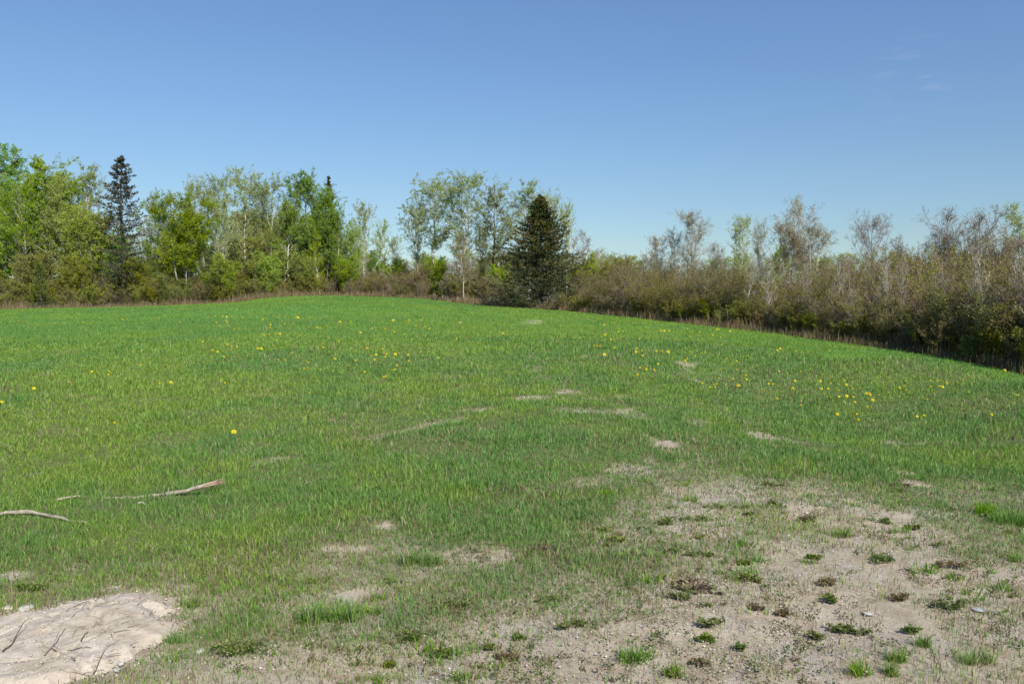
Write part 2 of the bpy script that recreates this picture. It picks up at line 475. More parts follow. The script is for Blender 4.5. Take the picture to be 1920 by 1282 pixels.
_sp = []
for (px, py, a, b, s) in SPOTS:
    if py > 620:
        x, y, z = on_ground(px, py); x2, y2, _ = on_ground(px, py - b)
        _sp.append((x, y, a / FPX * y, max(abs(y2 - y), 0.05), s))
    else:
        x, y, z = on_ground(px, py); _sp.append((x, y, a / FPX * y, 2.5, s))
TRACKS = [([(1360, 930), (1245, 833), (1190, 776), (1130, 748), (1060, 735), (1010, 700), (990, 660)], 0.20, 0.42),
          ([(470, 872), (512, 862), (640, 832), (770, 805), (830, 790), (900, 768), (960, 748), (1040, 742)], 0.17, 0.42),
          ([(1285, 685), (1330, 740), (1420, 815), (1480, 828), (1540, 843), (1640, 860)], 0.16, 0.36),
          ([(1300, 960), (1180, 900), (1120, 880), (1000, 905)], 0.25, 0.35)]
_tr = []
for pl, wd, st_ in TRACKS:
    _tr.append(([on_ground(*p)[:2] for p in pl], wd, st_))
def line_d(pl, x, y):
    d = np.full(np.shape(x), 1e9)
    for a, b in zip(pl[:-1], pl[1:]):
        ex, ey = b[0] - a[0], b[1] - a[1]; t = np.clip(((x - a[0]) * ex + (y - a[1]) * ey) / (ex * ex + ey * ey), 0, 1)
        d = np.minimum(d, np.hypot(x - a[0] - ex * t, y - a[1] - ey * t))
    return d
def cover(x, y):
    """0 bare earth .. 1 closed sward"""
    x = np.asarray(x, float); y = np.asarray(y, float)
    n1 = fbm(x, y, 1.1, 4, 11) - 0.5; n2 = fbm(x, y, 0.28, 4, 12) - 0.5
    c = np.ones(x.shape)
    d = poly_sd(THIN, x, y) + n1 * 1.6 + n2 * 0.9
    c -= 0.43 * ss(-0.6, 0.7, d)
    d = poly_sd(BARE, x, y) + n1 * 1.9 + n2 * 1.7
    c -= 0.47 * ss(-0.35, 0.35, d)
    d = poly_sd(GRAVEL, x, y) + n1 * 0.5 + n2 * 0.6
    c -= 0.40 * ss(-0.15, 0.2, d)
    for (sx, sy, a, b, s) in _sp:
        m = (np.abs(x - sx) < a * 3) & (np.abs(y - sy) < b * 3)
        if m.any():
            r = np.hypot((x[m] - sx) / a, (y[m] - sy) / b) + n2[m] * 1.6
            c[m] -= s * 0.72 * (1 - ss(0.4, 1.35, r))
    m = (y < 30) & (np.abs(x) < 14)
    if m.any():
        xm, ym = x[m], y[m]; wn_ = fbm(xm, ym, 0.8, 3, 14)
        for pl, wd, st_ in _tr:
            d = line_d(pl, xm, ym) + (wn_ - 0.5) * 0.5
            c[m] -= st_ * (1 - ss(wd * 0.3, wd * 2.0, d)) * np.clip(wn_ * 2.4 - 0.5, 0.1, 1)
    # in the closed sward even the worn spots keep some grass and thatch
    lawn = ss(0.2, 0.9, -poly_sd(THIN, x, y))
    c = np.where(c < 0.50, c + (0.50 - c) * 0.82 * lawn, c)
    c += n2 * 0.55 * (1 - ss(0.75, 1.0, c))
    d = poly_sd(SLAB, x, y)
    c -= 1.5 * ss(-0.06, 0.03, d)
    return np.clip(c, 0, 1)

# ------------------------------------------------------------------ ground sheet
def spaced(a, b, d0, growth, centre_lo, centre_hi):
    """coordinates: fine step d0 within centre, growing outside"""
    mid = list(np.arange(centre_lo, centre_hi, d0))
    up_ = []; p = mid[-1]; d = d0
    while p < b:
        d *= growth; p += d; up_.append(p)
    dn = []; p = mid[0]; d = d0
    while p > a:
        d *= growth; p -= d; dn.append(p)
    return np.array(dn[::-1] + mid + up_)
gxs = spaced(-1500, 1500, 0.045, 1.035, -5.5, 7.5)
gys = spaced(-60, 3000, 0.045, 1.022, 2.4, 9.5)
GX, GY = np.meshgrid(gxs, gys)
GZ = tz(GX, GY)
cov = cover(GX, GY)
ed = edge_depth(GX, GY)
inside = (GY < ed)
field = np.clip(1 - (GY - ed) / 1.5, 0, 1) * (GY > -30)
GZ = GZ + (cov - 0.5) * 0.02 * (1 - ss(8, 14, np.hypot(GX, GY)))
# the sun-baked slab stands clear of the ground under it
nx, ny = len(gxs), len(gys)
idx = np.arange(nx * ny).reshape(ny, nx)
F = np.stack([idx[:-1, :-1], idx[:-1, 1:], idx[1:, 1:], idx[1:, :-1]], -1).reshape(-1, 4)
gm, nt, out = mat_new('ground_soil')
tcn = noise(nt, 9, 6, 0.62)
fine = noise(nt, 70, 4, 0.7)
vfine = noise(nt, 260, 3, 0.7)
dirt = ramp(nt, tcn, [(0.30, (0.34, 0.265, 0.175)), (0.5, (0.50, 0.425, 0.305)), (0.72, (0.63, 0.55, 0.42))])
dirt = mix(nt, mrange(nt, fine, 0.50, 0.78, 0, 0.8), dirt, (0.22, 0.165, 0.10))
grey = mix(nt, mrange(nt, noise(nt, 2.2, 3), 0.48, 0.66, 0, 0.65), dirt, (0.50, 0.455, 0.385))
grey = mix(nt, mrange(nt, vfine, 0.55, 0.72, 0, 0.75), grey, (0.20, 0.165, 0.12))
grey = mix(nt, mrange(nt, noise(nt, 340, 2, 0.6), 0.6, 0.7, 0, 0.6), grey, (0.64, 0.60, 0.53))
thatch = ramp(nt, fine, [(0.3, (0.08, 0.09, 0.03)), (0.5, (0.15, 0.16, 0.06)), (0.68, (0.30, 0.25, 0.14))])
farg = ramp(nt, noise(nt, 3.0, 5, 0.6), [(0.3, (0.07, 0.19, 0.030)), (0.7, (0.12, 0.27, 0.045))])
tcg = nt.nodes.new('ShaderNodeNewGeometry')
ln = nt.nodes.new('ShaderNodeVectorMath'); ln.operation = 'LENGTH'; nt.links.new(tcg.outputs['Position'], ln.inputs[0])
sward = mix(nt, mrange(nt, ln.outputs['Value'], 9, 24, 0.1, 0.9), thatch, farg)
c = mix(nt, mrange(nt, attr(nt, 'cover'), 0.38, 0.8), grey, sward)
litter = ramp(nt, noise(nt, 5, 6, 0.65), [(0.3, (0.07, 0.055, 0.03)), (0.55, (0.16, 0.12, 0.07)), (0.75, (0.26, 0.20, 0.12))])
c = mix(nt, attr(nt, 'field'), litter, c)
b = N_(nt, 'ShaderNodeBsdfPrincipled'); b.inputs['Roughness'].default_value = 0.95; b.inputs['Specular IOR Level'].default_value = 0.15
nt.links.new(c, b.inputs['Base Color'])
bh = N_(nt, 'ShaderNodeMath', operation='ADD'); nt.links.new(fine, bh.inputs[0]); nt.links.new(vfine, bh.inputs[1])
bp = N_(nt, 'ShaderNodeBump'); bp.inputs['Strength'].default_value = 0.9; bp.inputs['Distance'].default_value = 0.012
nt.links.new(bh.outputs[0], bp.inputs['Height']); nt.links.new(bp.outputs[0], b.inputs['Normal'])
nt.links.new(b.outputs[0], out.inputs['Surface'])
M['ground'] = gm
me = make_mesh('ground', np.stack([GX, GY, GZ], -1).reshape(-1, 3), [F], [gm], vattr={'cover': cov.ravel(), 'field': field.ravel()}, smooth=True)
g = link('ground', me); tag(g, kind='structure')

# ------------------------------------------------------------------ grass
def blade_geo(px_, py_, pz_, h, w, az, lx, ly, seg):
    """px_..: bases; az facing; (lx,ly) tip offset; returns V, quads, tris"""
    n = len(px_)
    cx, sx = np.cos(az) * w / 2, np.sin(az) * w / 2
    hl = np.hypot(lx, ly)
    top = np.sqrt(np.maximum(h * h - hl * hl, (0.25 * h) ** 2))
    if seg == 2:
        V = np.zeros((n, 5, 3))
        V[:, 0] = np.stack([px_ - cx, py_ - sx, pz_ - 0.01], -1); V[:, 1] = np.stack([px_ + cx, py_ + sx, pz_ - 0.01], -1)
        mx, my = px_ + lx * 0.3, py_ + ly * 0.3
        V[:, 2] = np.stack([mx + cx * 0.85, my + sx * 0.85, pz_ + top * 0.6], -1); V[:, 3] = np.stack([mx - cx * 0.85, my - sx * 0.85, pz_ + top * 0.6], -1)
        V[:, 4] = np.stack([px_ + lx, py_ + ly, pz_ + top], -1)
        i = np.arange(n)[:, None] * 5
        return V.reshape(-1, 3), i + np.array([[0, 1, 2, 3]]), i + np.array([[3, 2, 4]])
    V = np.zeros((n, 3, 3))
    V[:, 0] = np.stack([px_ - cx, py_ - sx, pz_ - 0.01], -1); V[:, 1] = np.stack([px_ + cx, py_ + sx, pz_ - 0.01], -1)
    V[:, 2] = np.stack([px_ + lx, py_ + ly, pz_ + top], -1)
    return V.reshape(-1, 3), None, np.arange(n)[:, None] * 3 + np.array([[0, 1, 2]])

rg = np.random.RandomState(42)
def sample_wedge(n, y0, y1, power, umax=0.78):
    """random ground points in the wedge in front of the camera, areal density ~ Y**-power"""
    y0 = y0 - 0.7
    g = np.geomspace(y0, y1, 600); wd = umax * g + 1.9
    cdf = np.concatenate([[0], np.cumsum((0.5 * (wd[1:] + wd[:-1])) * np.diff(g) * (0.5 * (g[1:] + g[:-1]) + 0.6) ** -power)]); cdf /= cdf[-1]
    Y = np.interp(rg.rand(n), cdf, g)
    return rg.uniform(-1, 1, n) * (umax * Y + 1.9), Y
gg = []; ga = {'rnd': [], 'tone': [], 'dead': []}
GV = []; GQ = []; GT = []; QA = []; TA = []; voff = 0
def put_blades(x, y, h, w, lean, seg, dead_p, tone_shift=0.0, outx=None, outy=None):
    global voff
    n = len(x)
    z = tz(x, y)
    az = rg.uniform(0, np.pi, n)
    la = rg.uniform(0, 2 * np.pi, n)
    if outx is not None:
        la = np.where(rg.rand(n) < 0.7, np.arctan2(outy, outx) + rg.normal(size=n) * 0.5, la)
    lm = h * lean * rg.uniform(0.1, 1.0, n)
    V, Q, T = blade_geo(x, y, z, h, w, az, lm * np.cos(la) + h * 0.05, lm * np.sin(la), seg)
    rnd = rg.rand(n); tone = np.clip(fbm(x, y, 2.2, 3, 21) + tone_shift + (fbm(x, y, 9, 2, 22) - 0.5) * 0.8 + (fbm(x, y, 0.42, 3, 23) - 0.5) * 0.7, 0, 1)
    dead = (rg.rand(n) < dead_p).astype(float)
    GV.append(V)
    if Q is not None: GQ.append(Q + voff); QA.append(np.stack([rnd, tone, dead]))
    GT.append(T + voff); TA.append(np.stack([rnd, tone, dead]))
    voff += len(V)

# closed sward, tufted
NT = 560000
cx_, cy_ = sample_wedge(NT, 2.7, 92, 1.55)
ok = cy_ < edge_depth(cx_, cy_) - 0.3 + (fbm(cx_, cy_, 1.5, 3, 31) - 0.5) * 1.6
cx_, cy_ = cx_[ok], cy_[ok]
cv = cover(cx_, cy_)
keep = rg.rand(len(cx_)) < np.clip((cv - 0.20) * 1.9, 0.03, 1) ** 1.35
cx_, cy_, cv = cx_[keep], cy_[keep], cv[keep]
for (lo, hi, m, seg) in ((0, 9.5, 4, 2), (9.5, 22, 3, 2), (22, 200, 3, 1)):
    s = (cy_ >= lo) & (cy_ < hi)
    bx, by, bc = np.repeat(cx_[s], m), np.repeat(cy_[s], m), np.repeat(cv[s], m)
    sp = 0.012 + 0.0022 * by
    ox, oy = rg.normal(size=len(bx)) * sp, rg.normal(size=len(bx)) * sp
    x, y = bx + ox, by + oy
    hn = fbm(x, y, 0.55, 3, 41); hb = fbm(x, y, 4.0, 2, 42)
    h = (0.028 + 0.041 * ss(0.45, 0.95, bc)) * (0.30 + 1.5 * hn) * (0.75 + 0.5 * hb) * rg.uniform(0.5, 1.3, len(x))
    h = h * (1 + 0.25 * ss(15, 60, y))
    w = 0.0032 * (np.maximum(y, 3.5) / 3.5) ** 0.86 * rg.uniform(0.7, 1.35, len(x))
    dead = 0.07 + 0.26 * (1 - ss(0.45, 0.95, bc)) * 1.0
    dead = dead * (1 - 0.5 * ss(12, 30, y)) * 0.9 + 0.22 * ss(0.55, 0.78, fbm(x, y, 0.9, 3, 47)) * (1 - ss(12, 25, y))
    put_blades(x, y, h, w, 1.1, seg, dead, 0.0, ox, oy)
# short thin cover, mown by drought, in the broken ground
x, y = sample_wedge(290000, 2.7, 13, 1.3)
c0 = cover(x, y); pn = fbm(x, y, 0.38, 4, 45) * 0.7 + fbm(x, y, 1.3, 2, 46) * 0.3
ok = (c0 < 0.9) & (c0 > 0.02) & (rg.rand(len(x)) < np.clip((pn + 0.55 * c0 - 0.46) * 6.5, 0.02, 1)); x, y = x[ok], y[ok]; c0 = c0[ok]
put_blades(x, y, rg.uniform(0.012, 0.042, len(x)) * (0.8 + 0.8 * c0), 0.0032 * (y / 3.5) ** 0.8, 1.3, 2, 0.30 + 0.25 * (1 - c0))
# tall seed stalks and dead straw standing above the sward
x, y = sample_wedge(5000, 4, 40, 1.3)
ok = (y < edge_depth(x, y) - 1) & (cover(x, y) > 0.6); x, y = x[ok], y[ok]
put_blades(x, y, rg.uniform(0.14, 0.26, len(x)), 0.002 * (y / 3.5) ** 0.8, 0.6, 2, np.full(len(x), 0.35))
# short dead bits lying on the bare ground
x, y = sample_wedge(84000, 2.7, 11, 1.2)
c0 = cover(x, y); ok = (c0 < 0.85) & (fbm(x, y, 0.5, 3, 51) + 0.25 * c0 > 0.50); x, y = x[ok], y[ok]
put_blades(x, y, rg.uniform(0.015, 0.05, len(x)), 0.0028 * (y / 3.5) ** 0.7, 1.6, 2, np.full(len(x), 0.75))

nq = sum(len(q) for q in GQ)
QAa = np.concatenate(QA, 1); TAa = np.concatenate(TA, 1)
allA = np.concatenate([QAa, TAa], 1)
m_, nt, out = mat_new('grass_blade')
rn = attr(nt, 'rnd'); tn = attr(nt, 'tone'); dd = attr(nt, 'dead')
cool = ramp(nt, rn, [(0, (0.085, 0.187, 0.038)), (0.5, (0.140, 0.288, 0.060)), (1, (0.233, 0.418, 0.100))])
warm = ramp(nt, rn, [(0, (0.122, 0.216, 0.028)), (0.5, (0.217, 0.351, 0.045)), (1, (0.339, 0.486, 0.085))])
c = mix(nt, mrange(nt, tn, 0.30, 0.70), cool, warm)
straw = ramp(nt, rn, [(0, (0.16, 0.11, 0.055)), (0.5, (0.32, 0.25, 0.14)), (1, (0.52, 0.44, 0.28))])
c = mix(nt, dd, c, straw)
b = N_(nt, 'ShaderNodeBsdfPrincipled'); b.inputs['Roughness'].default_value = 0.5; b.inputs['Specular IOR Level'].default_value = 0.3
nt.links.new(c, b.inputs['Base Color'])
t = N_(nt, 'ShaderNodeBsdfTranslucent'); nt.links.new(c, t.inputs['Color'])
mx = N_(nt, 'ShaderNodeMixShader'); mx.inputs[0].default_value = 0.45
nt.links.new(b.outputs[0], mx.inputs[1]); nt.links.new(t.outputs[0], mx.inputs[2]); nt.links.new(mx.outputs[0], out.inputs['Surface'])
M['grass'] = m_
me = make_mesh('grass', np.concatenate(GV), [np.concatenate(GQ), np.concatenate(GT)], [m_], fattr={'rnd': allA[0], 'tone': allA[1], 'dead': allA[2]})
go = link('grass', me)
tag(go, 'green meadow grass covering the field, thinning to tufts on the bare earth', 'grass', kind='stuff')
del GV, GQ, GT, QA, TA

# dry brown grass and leafless weeds fringing the field edge
ne = 40000
u = rg.uniform(EU[1], 0.80, ne); ey = np.interp(u, EU, EY)
frq = rg.rand(ne) < 0.35
y = ey + np.where(frq, rg.uniform(-1.1, 0.0, ne), rg.uniform(-0.4, 2.2, ne)) + (fbm(u * 40, ey, 3, 2, 61) - 0.5) * 1.5
x = u * y
h = rg.uniform(0.2, 0.85, ne) * (0.4 + 1.0 * fbm(x, y, 2.5, 3, 62)); h *= np.where(rg.rand(ne) < 0.1, 1.6, 1.0) * np.where(frq, 0.6, 1.0)
w = 0.011 * (y / 30) ** 0.8 * rg.uniform(0.6, 1.5, ne)
la = rg.uniform(0, 6.28, ne); lm = h * rg.uniform(0, 0.5, ne)
V, Q, T = blade_geo(x, y, tz(x, y), h, w, rg.uniform(0, 3.14, ne), lm * np.cos(la), lm * np.sin(la), 2)
M['dry'] = leaf_mat('dry_grass', [(0, (0.10, 0.065, 0.035)), (0.45, (0.22, 0.15, 0.085)), (0.8, (0.36, 0.27, 0.17)), (0.81, (0.10, 0.12, 0.025)), (1, (0.16, 0.18, 0.04))], 0.2, vary=False)
r_ = rg.rand(ne)
me = make_mesh('dry_grass', V, [Q, T], [M['dry']], fattr={'rnd': np.concatenate([r_, r_])})
tag(link('dry_grass', me), 'dry tan grass and dead weeds fringing the far edge of the field under the shrubs', 'dry grass', kind='stuff')

# ------------------------------------------------------------------ tree builders
def trunk_line(H, lean, wig, n, rng, r0, rt=0.25, base=(0, 0), z0=-0.15):
    pts = np.zeros((n, 3)); t = np.linspace(0, 1, n)
    a = rng.uniform(0, 6.28)
    off = np.cumsum(rng.normal(size=(n, 2)) * wig, axis=0); off -= off[0]
    pts[:, 0] = base[0] + np.cos(a) * lean * H * t + off[:, 0]; pts[:, 1] = base[1] + np.sin(a) * lean * H * t + off[:, 1]
    pts[:, 2] = z0 + (H - z0) * t
    R = r0 * (1 - t * (1 - 0.06)) ** 0.85
    R[0] *= 1.35
    return pts[None], R[None]

def broadleaf(seed, H, r0, wood, twig, leaf, stems=1, crown0=0.3, n1=40, n2=8, n3=6, n4=0, l1=0.22, width=1.0, leaf_n=5, leaf_s=0.09, ang1=45, up1=0.10, spread=0.0, leaf_t=0.2, twr=0.006, shape='oval', lean=0.03, wood_hi=None):
    """trunk+limbs mesh and crown (branchlets+leaves) mesh; real metres"""
    rng = np.random.RandomState(seed)
    g1, g2 = Geo(), Geo()
    for s in range(stems):
        Hs = H * (1 - 0.22 * rng.rand() * (s > 0))
        if stems > 1:
            a = 2 * math.pi * s / stems + rng.uniform(-0.5, 0.5)
            n = 9; t = np.linspace(0, 1, n)
            d = spread * Hs * (0.6 + 0.8 * rng.rand())
            P = np.zeros((1, n, 3)); rr = t ** 0.8 * d + 0.12
            P[0, :, 0] = np.cos(a) * rr + np.cumsum(rng.normal(size=n)) * 0.05; P[0, :, 1] = np.sin(a) * rr + np.cumsum(rng.normal(size=n)) * 0.05
            P[0, :, 2] = -0.15 + (Hs + 0.15) * t
            R = (r0 * 0.75 * (1 - 0.94 * t) ** 0.85)[None]
        else:
            P, R = trunk_line(Hs, lean * rng.rand(), 0.012 * Hs, 11, rng, r0)
        g1.tubes(P, R, 7)
        def len1(t, par):
            tt = (t - crown0) / (1 - crown0)
            if shape == 'oval': pr = np.sin(np.pi * np.clip(0.12 + 0.80 * tt, 0, 1)) ** 0.8
            elif shape == 'fan': pr = 0.55 + 0.45 * (1 - tt)
            else: pr = (1 - tt) ** 0.7 + 0.15
            return l1 * Hs * width * pr * rng.uniform(0.55, 1.25, len(t))
        k1 = max(6, int(n1 / stems ** 0.7))
        P1, R1, t1, _ = grow(P, R, k1, crown0, 0.985, ang1, 14, len1, 6, up1, 0.10, 0.45, rng, 0.010, even=True)
        g1.tubes(P1, R1, 4)
        P2, R2, t2, p2 = grow(P1, R1, n2, 0.18, 1.0, 38, 18, lambda t, par: 0.36 * np.linalg.norm(P1[par, -1] - P1[par, 0], axis=1) * rng.uniform(0.5, 1.3, len(t)) + 0.12, 4, 0.05, 0.16, 0.55, rng, 0.007)
        g2.tubes(P2, R2, 3, 0, rng.rand(len(P2)))
        # leader twigs at the very top
        P3, R3, t3, p3 = grow(P2, R2, n3, 0.1, 1.0, 36, 22, lambda t, par: rng.uniform(0.18, 0.55, len(t)) * (H / 13.0) ** 0.5, 3, 0.04, 0.18, 0.7, rng, twr)
        g2.ribbons(P3, R3, rng, 0, rng.rand(len(P3)))
        src = P3
        if n4:
            P4, R4, t4, p4 = grow(P3, R3, n4, 0.1, 1.0, 35, 20, lambda t, par: rng.uniform(0.12, 0.34, len(t)) * (H / 13.0) ** 0.5, 3, 0.05, 0.2, 0.8, rng, twr * 0.8)
            g2.ribbons(P4, R4, rng, 0, rng.rand(len(P4)))
            src = P4
        if leaf_n:
            # leaf density varies from limb to limb, which leaves gaps and clumps
            frac = leaf_n - int(leaf_n)
            n_ = int(math.ceil(leaf_n))
            C = along(src, n_, rng, leaf_t)
            ph = fbm(C[:, 0] + C[:, 2] * 0.7, C[:, 1] - C[:, 2] * 0.4, 0.9 * H / 13, 3, seed % 50)
            kp = rng.rand(len(C)) < np.clip((ph - 0.22) * 3.2, 0.22, 1) * (leaf_n / n_)
            C = C[kp] + rng.normal(size=(kp.sum(), 3)) * 0.05
            clump = np.clip(fbm(C[:, 0] - C[:, 2] * 0.5, C[:, 1] + C[:, 2] * 0.6, 0.6 * H / 13, 2, seed % 31) * 0.7 + rng.rand(len(C)) * 0.5 - 0.1, 0, 1)
            g2.leaves(C, leaf_s, rng, 1, rnd=clump, aspect=0.85)
    return g1.mesh('tree_trunk', [wood], smooth=True), g2.mesh('tree_crown', [twig, leaf]), H

def spruce(seed, H, Rb, needle, whorl=0.26, per=6, sub=9, cards=7, r0=0.14, z0f=0.03, droop=0.10, cone=0.9, ragged=0.25, card=0.17, gaps=None, bare_low=False, cw=0.34, tipf=1.0, lump=0.16):
    rng = np.random.RandomState(seed)
    g1, g2 = Geo(), Geo()
    P, R = trunk_line(H, 0.01, 0.004 * H, 12, rng, r0)
    g1.tubes(P, R, 8)
    zs = np.arange(z0f * H, H * 0.985, whorl * 1.0)
    base = []; dirs = []; lens = []; hz = []
    for z in zs:
        t = z / H
        rad = Rb * (1 - t) ** cone * min(1.0, 0.80 + t * 3)
        n = per if t < 0.9 else 4
        a0 = rng.uniform(0, 6.28)
        lobe = 1
        for k in range(n):
            a = a0 + k * 6.283 / n + rng.uniform(-0.35, 0.35)
            ln_ = rad * rng.uniform(1 - ragged, 1 + ragged * 0.6) * (1 + lump * math.sin(3 * a + z * 1.7 * 8 / H) + lump * 0.6 * math.sin(2 * a + 1.3 - z * 3.1 * 8 / H)) + 0.015 + 0.09 * (1 - t)
            if bare_low and t < 0.35 and rng.rand() < 0.5: ln_ *= 0.5
            base.append((0, 0, z + rng.uniform(-0.5, 0.5) * whorl)); dirs.append(a); lens.append(ln_); hz.append(t)
    base = np.array(base); dirs = np.array(dirs); lens = np.array(lens); hz = np.array(hz)
    i = np.clip(hz * 11, 0, 10.99).astype(int)
    base[:, :2] += P[0, i, :2]
    n = 6; s = np.linspace(0, 1, n)
    el0 = np.radians(np.interp(hz, [0, 0.5, 0.85, 1], [-6, 8, 35, 62])) + rng.normal(size=len(hz)) * 0.08
    BP = np.zeros((len(base), n, 3))
    hor = s[None, :] * lens[:, None]
    up = hor * np.tan(el0)[:, None] * (1 - 0.35 * s[None, :]) - droop * lens[:, None] * 4 * s[None, :] * (1 - s[None, :]) * (1 - hz[:, None]) + 0.12 * lens[:, None] * s[None, :] ** 3
    BP[:, :, 0] = base[:, 0:1] + np.cos(dirs)[:, None] * hor; BP[:, :, 1] = base[:, 1:2] + np.sin(dirs)[:, None] * hor; BP[:, :, 2] = base[:, 2:3] + up
    BR = np.maximum(0.05 * lens[:, None] / (Rb + 1e-6) * (1 - 0.9 * s[None, :]) * 0.6, 0.006)
    g1.tubes(BP, BR, 3)
    P2, R2, t2, p2 = grow(BP, BR, sub, 0.18, 1.0, 48, 14, lambda t, par: np.clip(cw * lens[par] * (1.15 - t) * rng.uniform(0.6, 1.3, len(t)), 0.12, 0.8), 4, 0.02, 0.12, 0.5, rng, 0.005, even=True, flatten=0.75)
    g2.ribbons(P2, R2, rng, 0, rng.rand(len(P2)))
    LC = along(P[:, -2:], 90, rng, 0.25)
    g2.leaves(LC, card * 0.9, rng, 1, rnd=rng.rand(len(LC)), aspect=0.34, axis=np.array([0, 0, 0.8]) + rng.normal(size=LC.shape) * 0.35, tip=0.4)
    for (src, nc, tt, hh) in ((P2, cards, t2, hz[p2]), (BP, cards * 2, None, hz)):
        C = along(src, nc, rng, 0.12)
        M_ = len(src)
        ax = np.repeat(src[:, -1] - src[:, 0], nc, axis=0); ax /= np.linalg.norm(ax, axis=1, keepdims=True) + 1e-9
        ax = ax * 0.9 + rng.normal(size=ax.shape) * 0.45
        tp = np.repeat(tt if tt is not None else np.full(M_, 0.5), nc); hh_ = np.repeat(hh, nc)
        tipv = np.clip((tp - 0.45) * 1.6, 0, 1) * (0.25 + 0.85 * hh_) * tipf
        ph = fbm(C[:, 0] + C[:, 2], C[:, 1] - C[:, 2], 0.8, 2, seed % 19)
        tipv = np.clip(tipv * np.clip((ph - 0.3) * 3.2, 0, 1.3) * rng.uniform(0.3, 1.3, len(tipv)), 0, 1)
        g2.leaves(C, card, rng, 1, rnd=rng.rand(len(C)) * np.clip(0.4 + ph, 0, 1), aspect=0.34, axis=ax, tip=tipv, flat=0.4)
    return g1.mesh('spruce_trunk', [M['bark_grey']], smooth=True), g2.mesh('spruce_crown', [M['twig_grey'], needle]), H

def shrub(seed, H, stems, twig, leaf, leaf_n=1.0, leaf_s=0.05, n1=9, n2=6, n3=4, spread=0.45, r0=0.022, wood=None, twr=0.0045, upright=0.12):
    rng = np.random.RandomState(seed)
    g1, g2 = Geo(), Geo()
    n = 7; t = np.linspace(0, 1, n)
    a = rng.uniform(0, 6.28, stems); hh = H * rng.uniform(0.62, 1.0, stems); d = spread * H * rng.rand(stems) ** 0.7
    br = rng.uniform(0.05, 0.30, stems)
    P = np.zeros((stems, n, 3))
    rr = br[:, None] + d[:, None] * t[None] ** 1.4
    wob = np.cumsum(rng.normal(size=(stems, n, 2)) * 0.035, axis=1)
    P[:, :, 0] = np.cos(a)[:, None] * rr + wob[..., 0]; P[:, :, 1] = np.sin(a)[:, None] * rr + wob[..., 1]; P[:, :, 2] = -0.08 + hh[:, None] * t[None] ** 0.95
    R = r0 * rng.uniform(0.6, 1.4, stems)[:, None] * (1 - 0.85 * t[None])
    g1.tubes(P, R, 4)
    P1, R1, t1, p1 = grow(P, R, n1, 0.12, 1.0, 32, 14, lambda t, par: 0.34 * hh[par] * (1.15 - 0.8 * t) * rng.uniform(0.5, 1.2, len(t)), 5, upright, 0.13, 0.6, rng, twr * 1.4)
    g2.tubes(P1, R1, 3, 0, rng.rand(len(P1)))
    P2, R2, t2, p2 = grow(P1, R1, n2, 0.1, 1.0, 32, 18, lambda t, par: rng.uniform(0.18, 0.55, len(t)) * H / 3.5, 4, 0.10, 0.15, 0.7, rng, twr)
    g2.ribbons(P2, R2, rng, 0, rng.rand(len(P2)))
    P3, R3, t3, p3 = grow(P2, R2, n3, 0.1, 1.0, 34, 20, lambda t, par: rng.uniform(0.08, 0.26, len(t)) * H / 3.5, 3, 0.06, 0.2, 0.8, rng, twr * 0.75)
    g2.ribbons(P3, R3, rng, 0, rng.rand(len(P3)))
    if leaf_n:
        n_ = max(1, int(math.ceil(leaf_n)))
        C = along(P3, n_, rng, 0.2)
        ph = fbm(C[:, 0] + C[:, 2] * 0.7, C[:, 1] - C[:, 2] * 0.4, 0.7, 3, seed % 50)
        C = C[rng.rand(len(C)) < np.clip((ph - 0.25) * 2.6, 0.1, 1) * leaf_n / n_]
        g2.leaves(C, leaf_s, rng, 1, rnd=np.clip(rng.rand(len(C)), 0, 1), aspect=0.8)
    return g1.mesh('shrub_stems', [wood or M['bark_grey']], smooth=True), g2.mesh('shrub_twigs', [twig, leaf]), H

V_ = {}
def top_of(me):
    a = np.empty(len(me.vertices) * 3, np.float32); me.vertices.foreach_get('co', a)
    return float(np.percentile(a.reshape(-1, 3)[:, 2], 99.9))
# aspen coming into leaf: thin, airy, grey-green
V_['aspen'] = [broadleaf(100 + i, 13, 0.15, M['bark_pale'], M['twig_grey'], M['leaf_pale'], crown0=(0.36, 0.42, 0.3, 0.38)[i], n1=44, n2=8, n3=5, leaf_n=15, leaf_s=0.085, ang1=46, up1=0.09, l1=0.31) for i in range(4)]
# same with dark fissured trunk
V_['aspen_dark'] = [broadleaf(140 + i, 13, 0.17, M['bark_dark'], M['twig_brown'], M['leaf_pale'], crown0=0.34, n1=40, n2=8, n3=6, leaf_n=12, leaf_s=0.09, ang1=48, up1=0.09, l1=0.30) for i in range(2)]
# fuller bright-green poplars
V_['poplar'] = [broadleaf(200 + i, 13, 0.17, M['bark_pale'], M['twig_grey'], (M['leaf_bright'], M['leaf_green'], M['leaf_bright'])[i], crown0=(0.18, 0.22, 0.12)[i], n1=60, n2=10, n3=6, leaf_n=13, leaf_s=0.11, ang1=50, up1=0.08, l1=0.34) for i in range(3)]
V_['poplar_green'] = [broadleaf(230 + i, 13, 0.17, M['bark_grey'], M['twig_brown'], M['leaf_green'], crown0=0.22, n1=58, n2=10, n3=6, leaf_n=13, leaf_s=0.11, ang1=50, up1=0.08, l1=0.32) for i in range(2)]
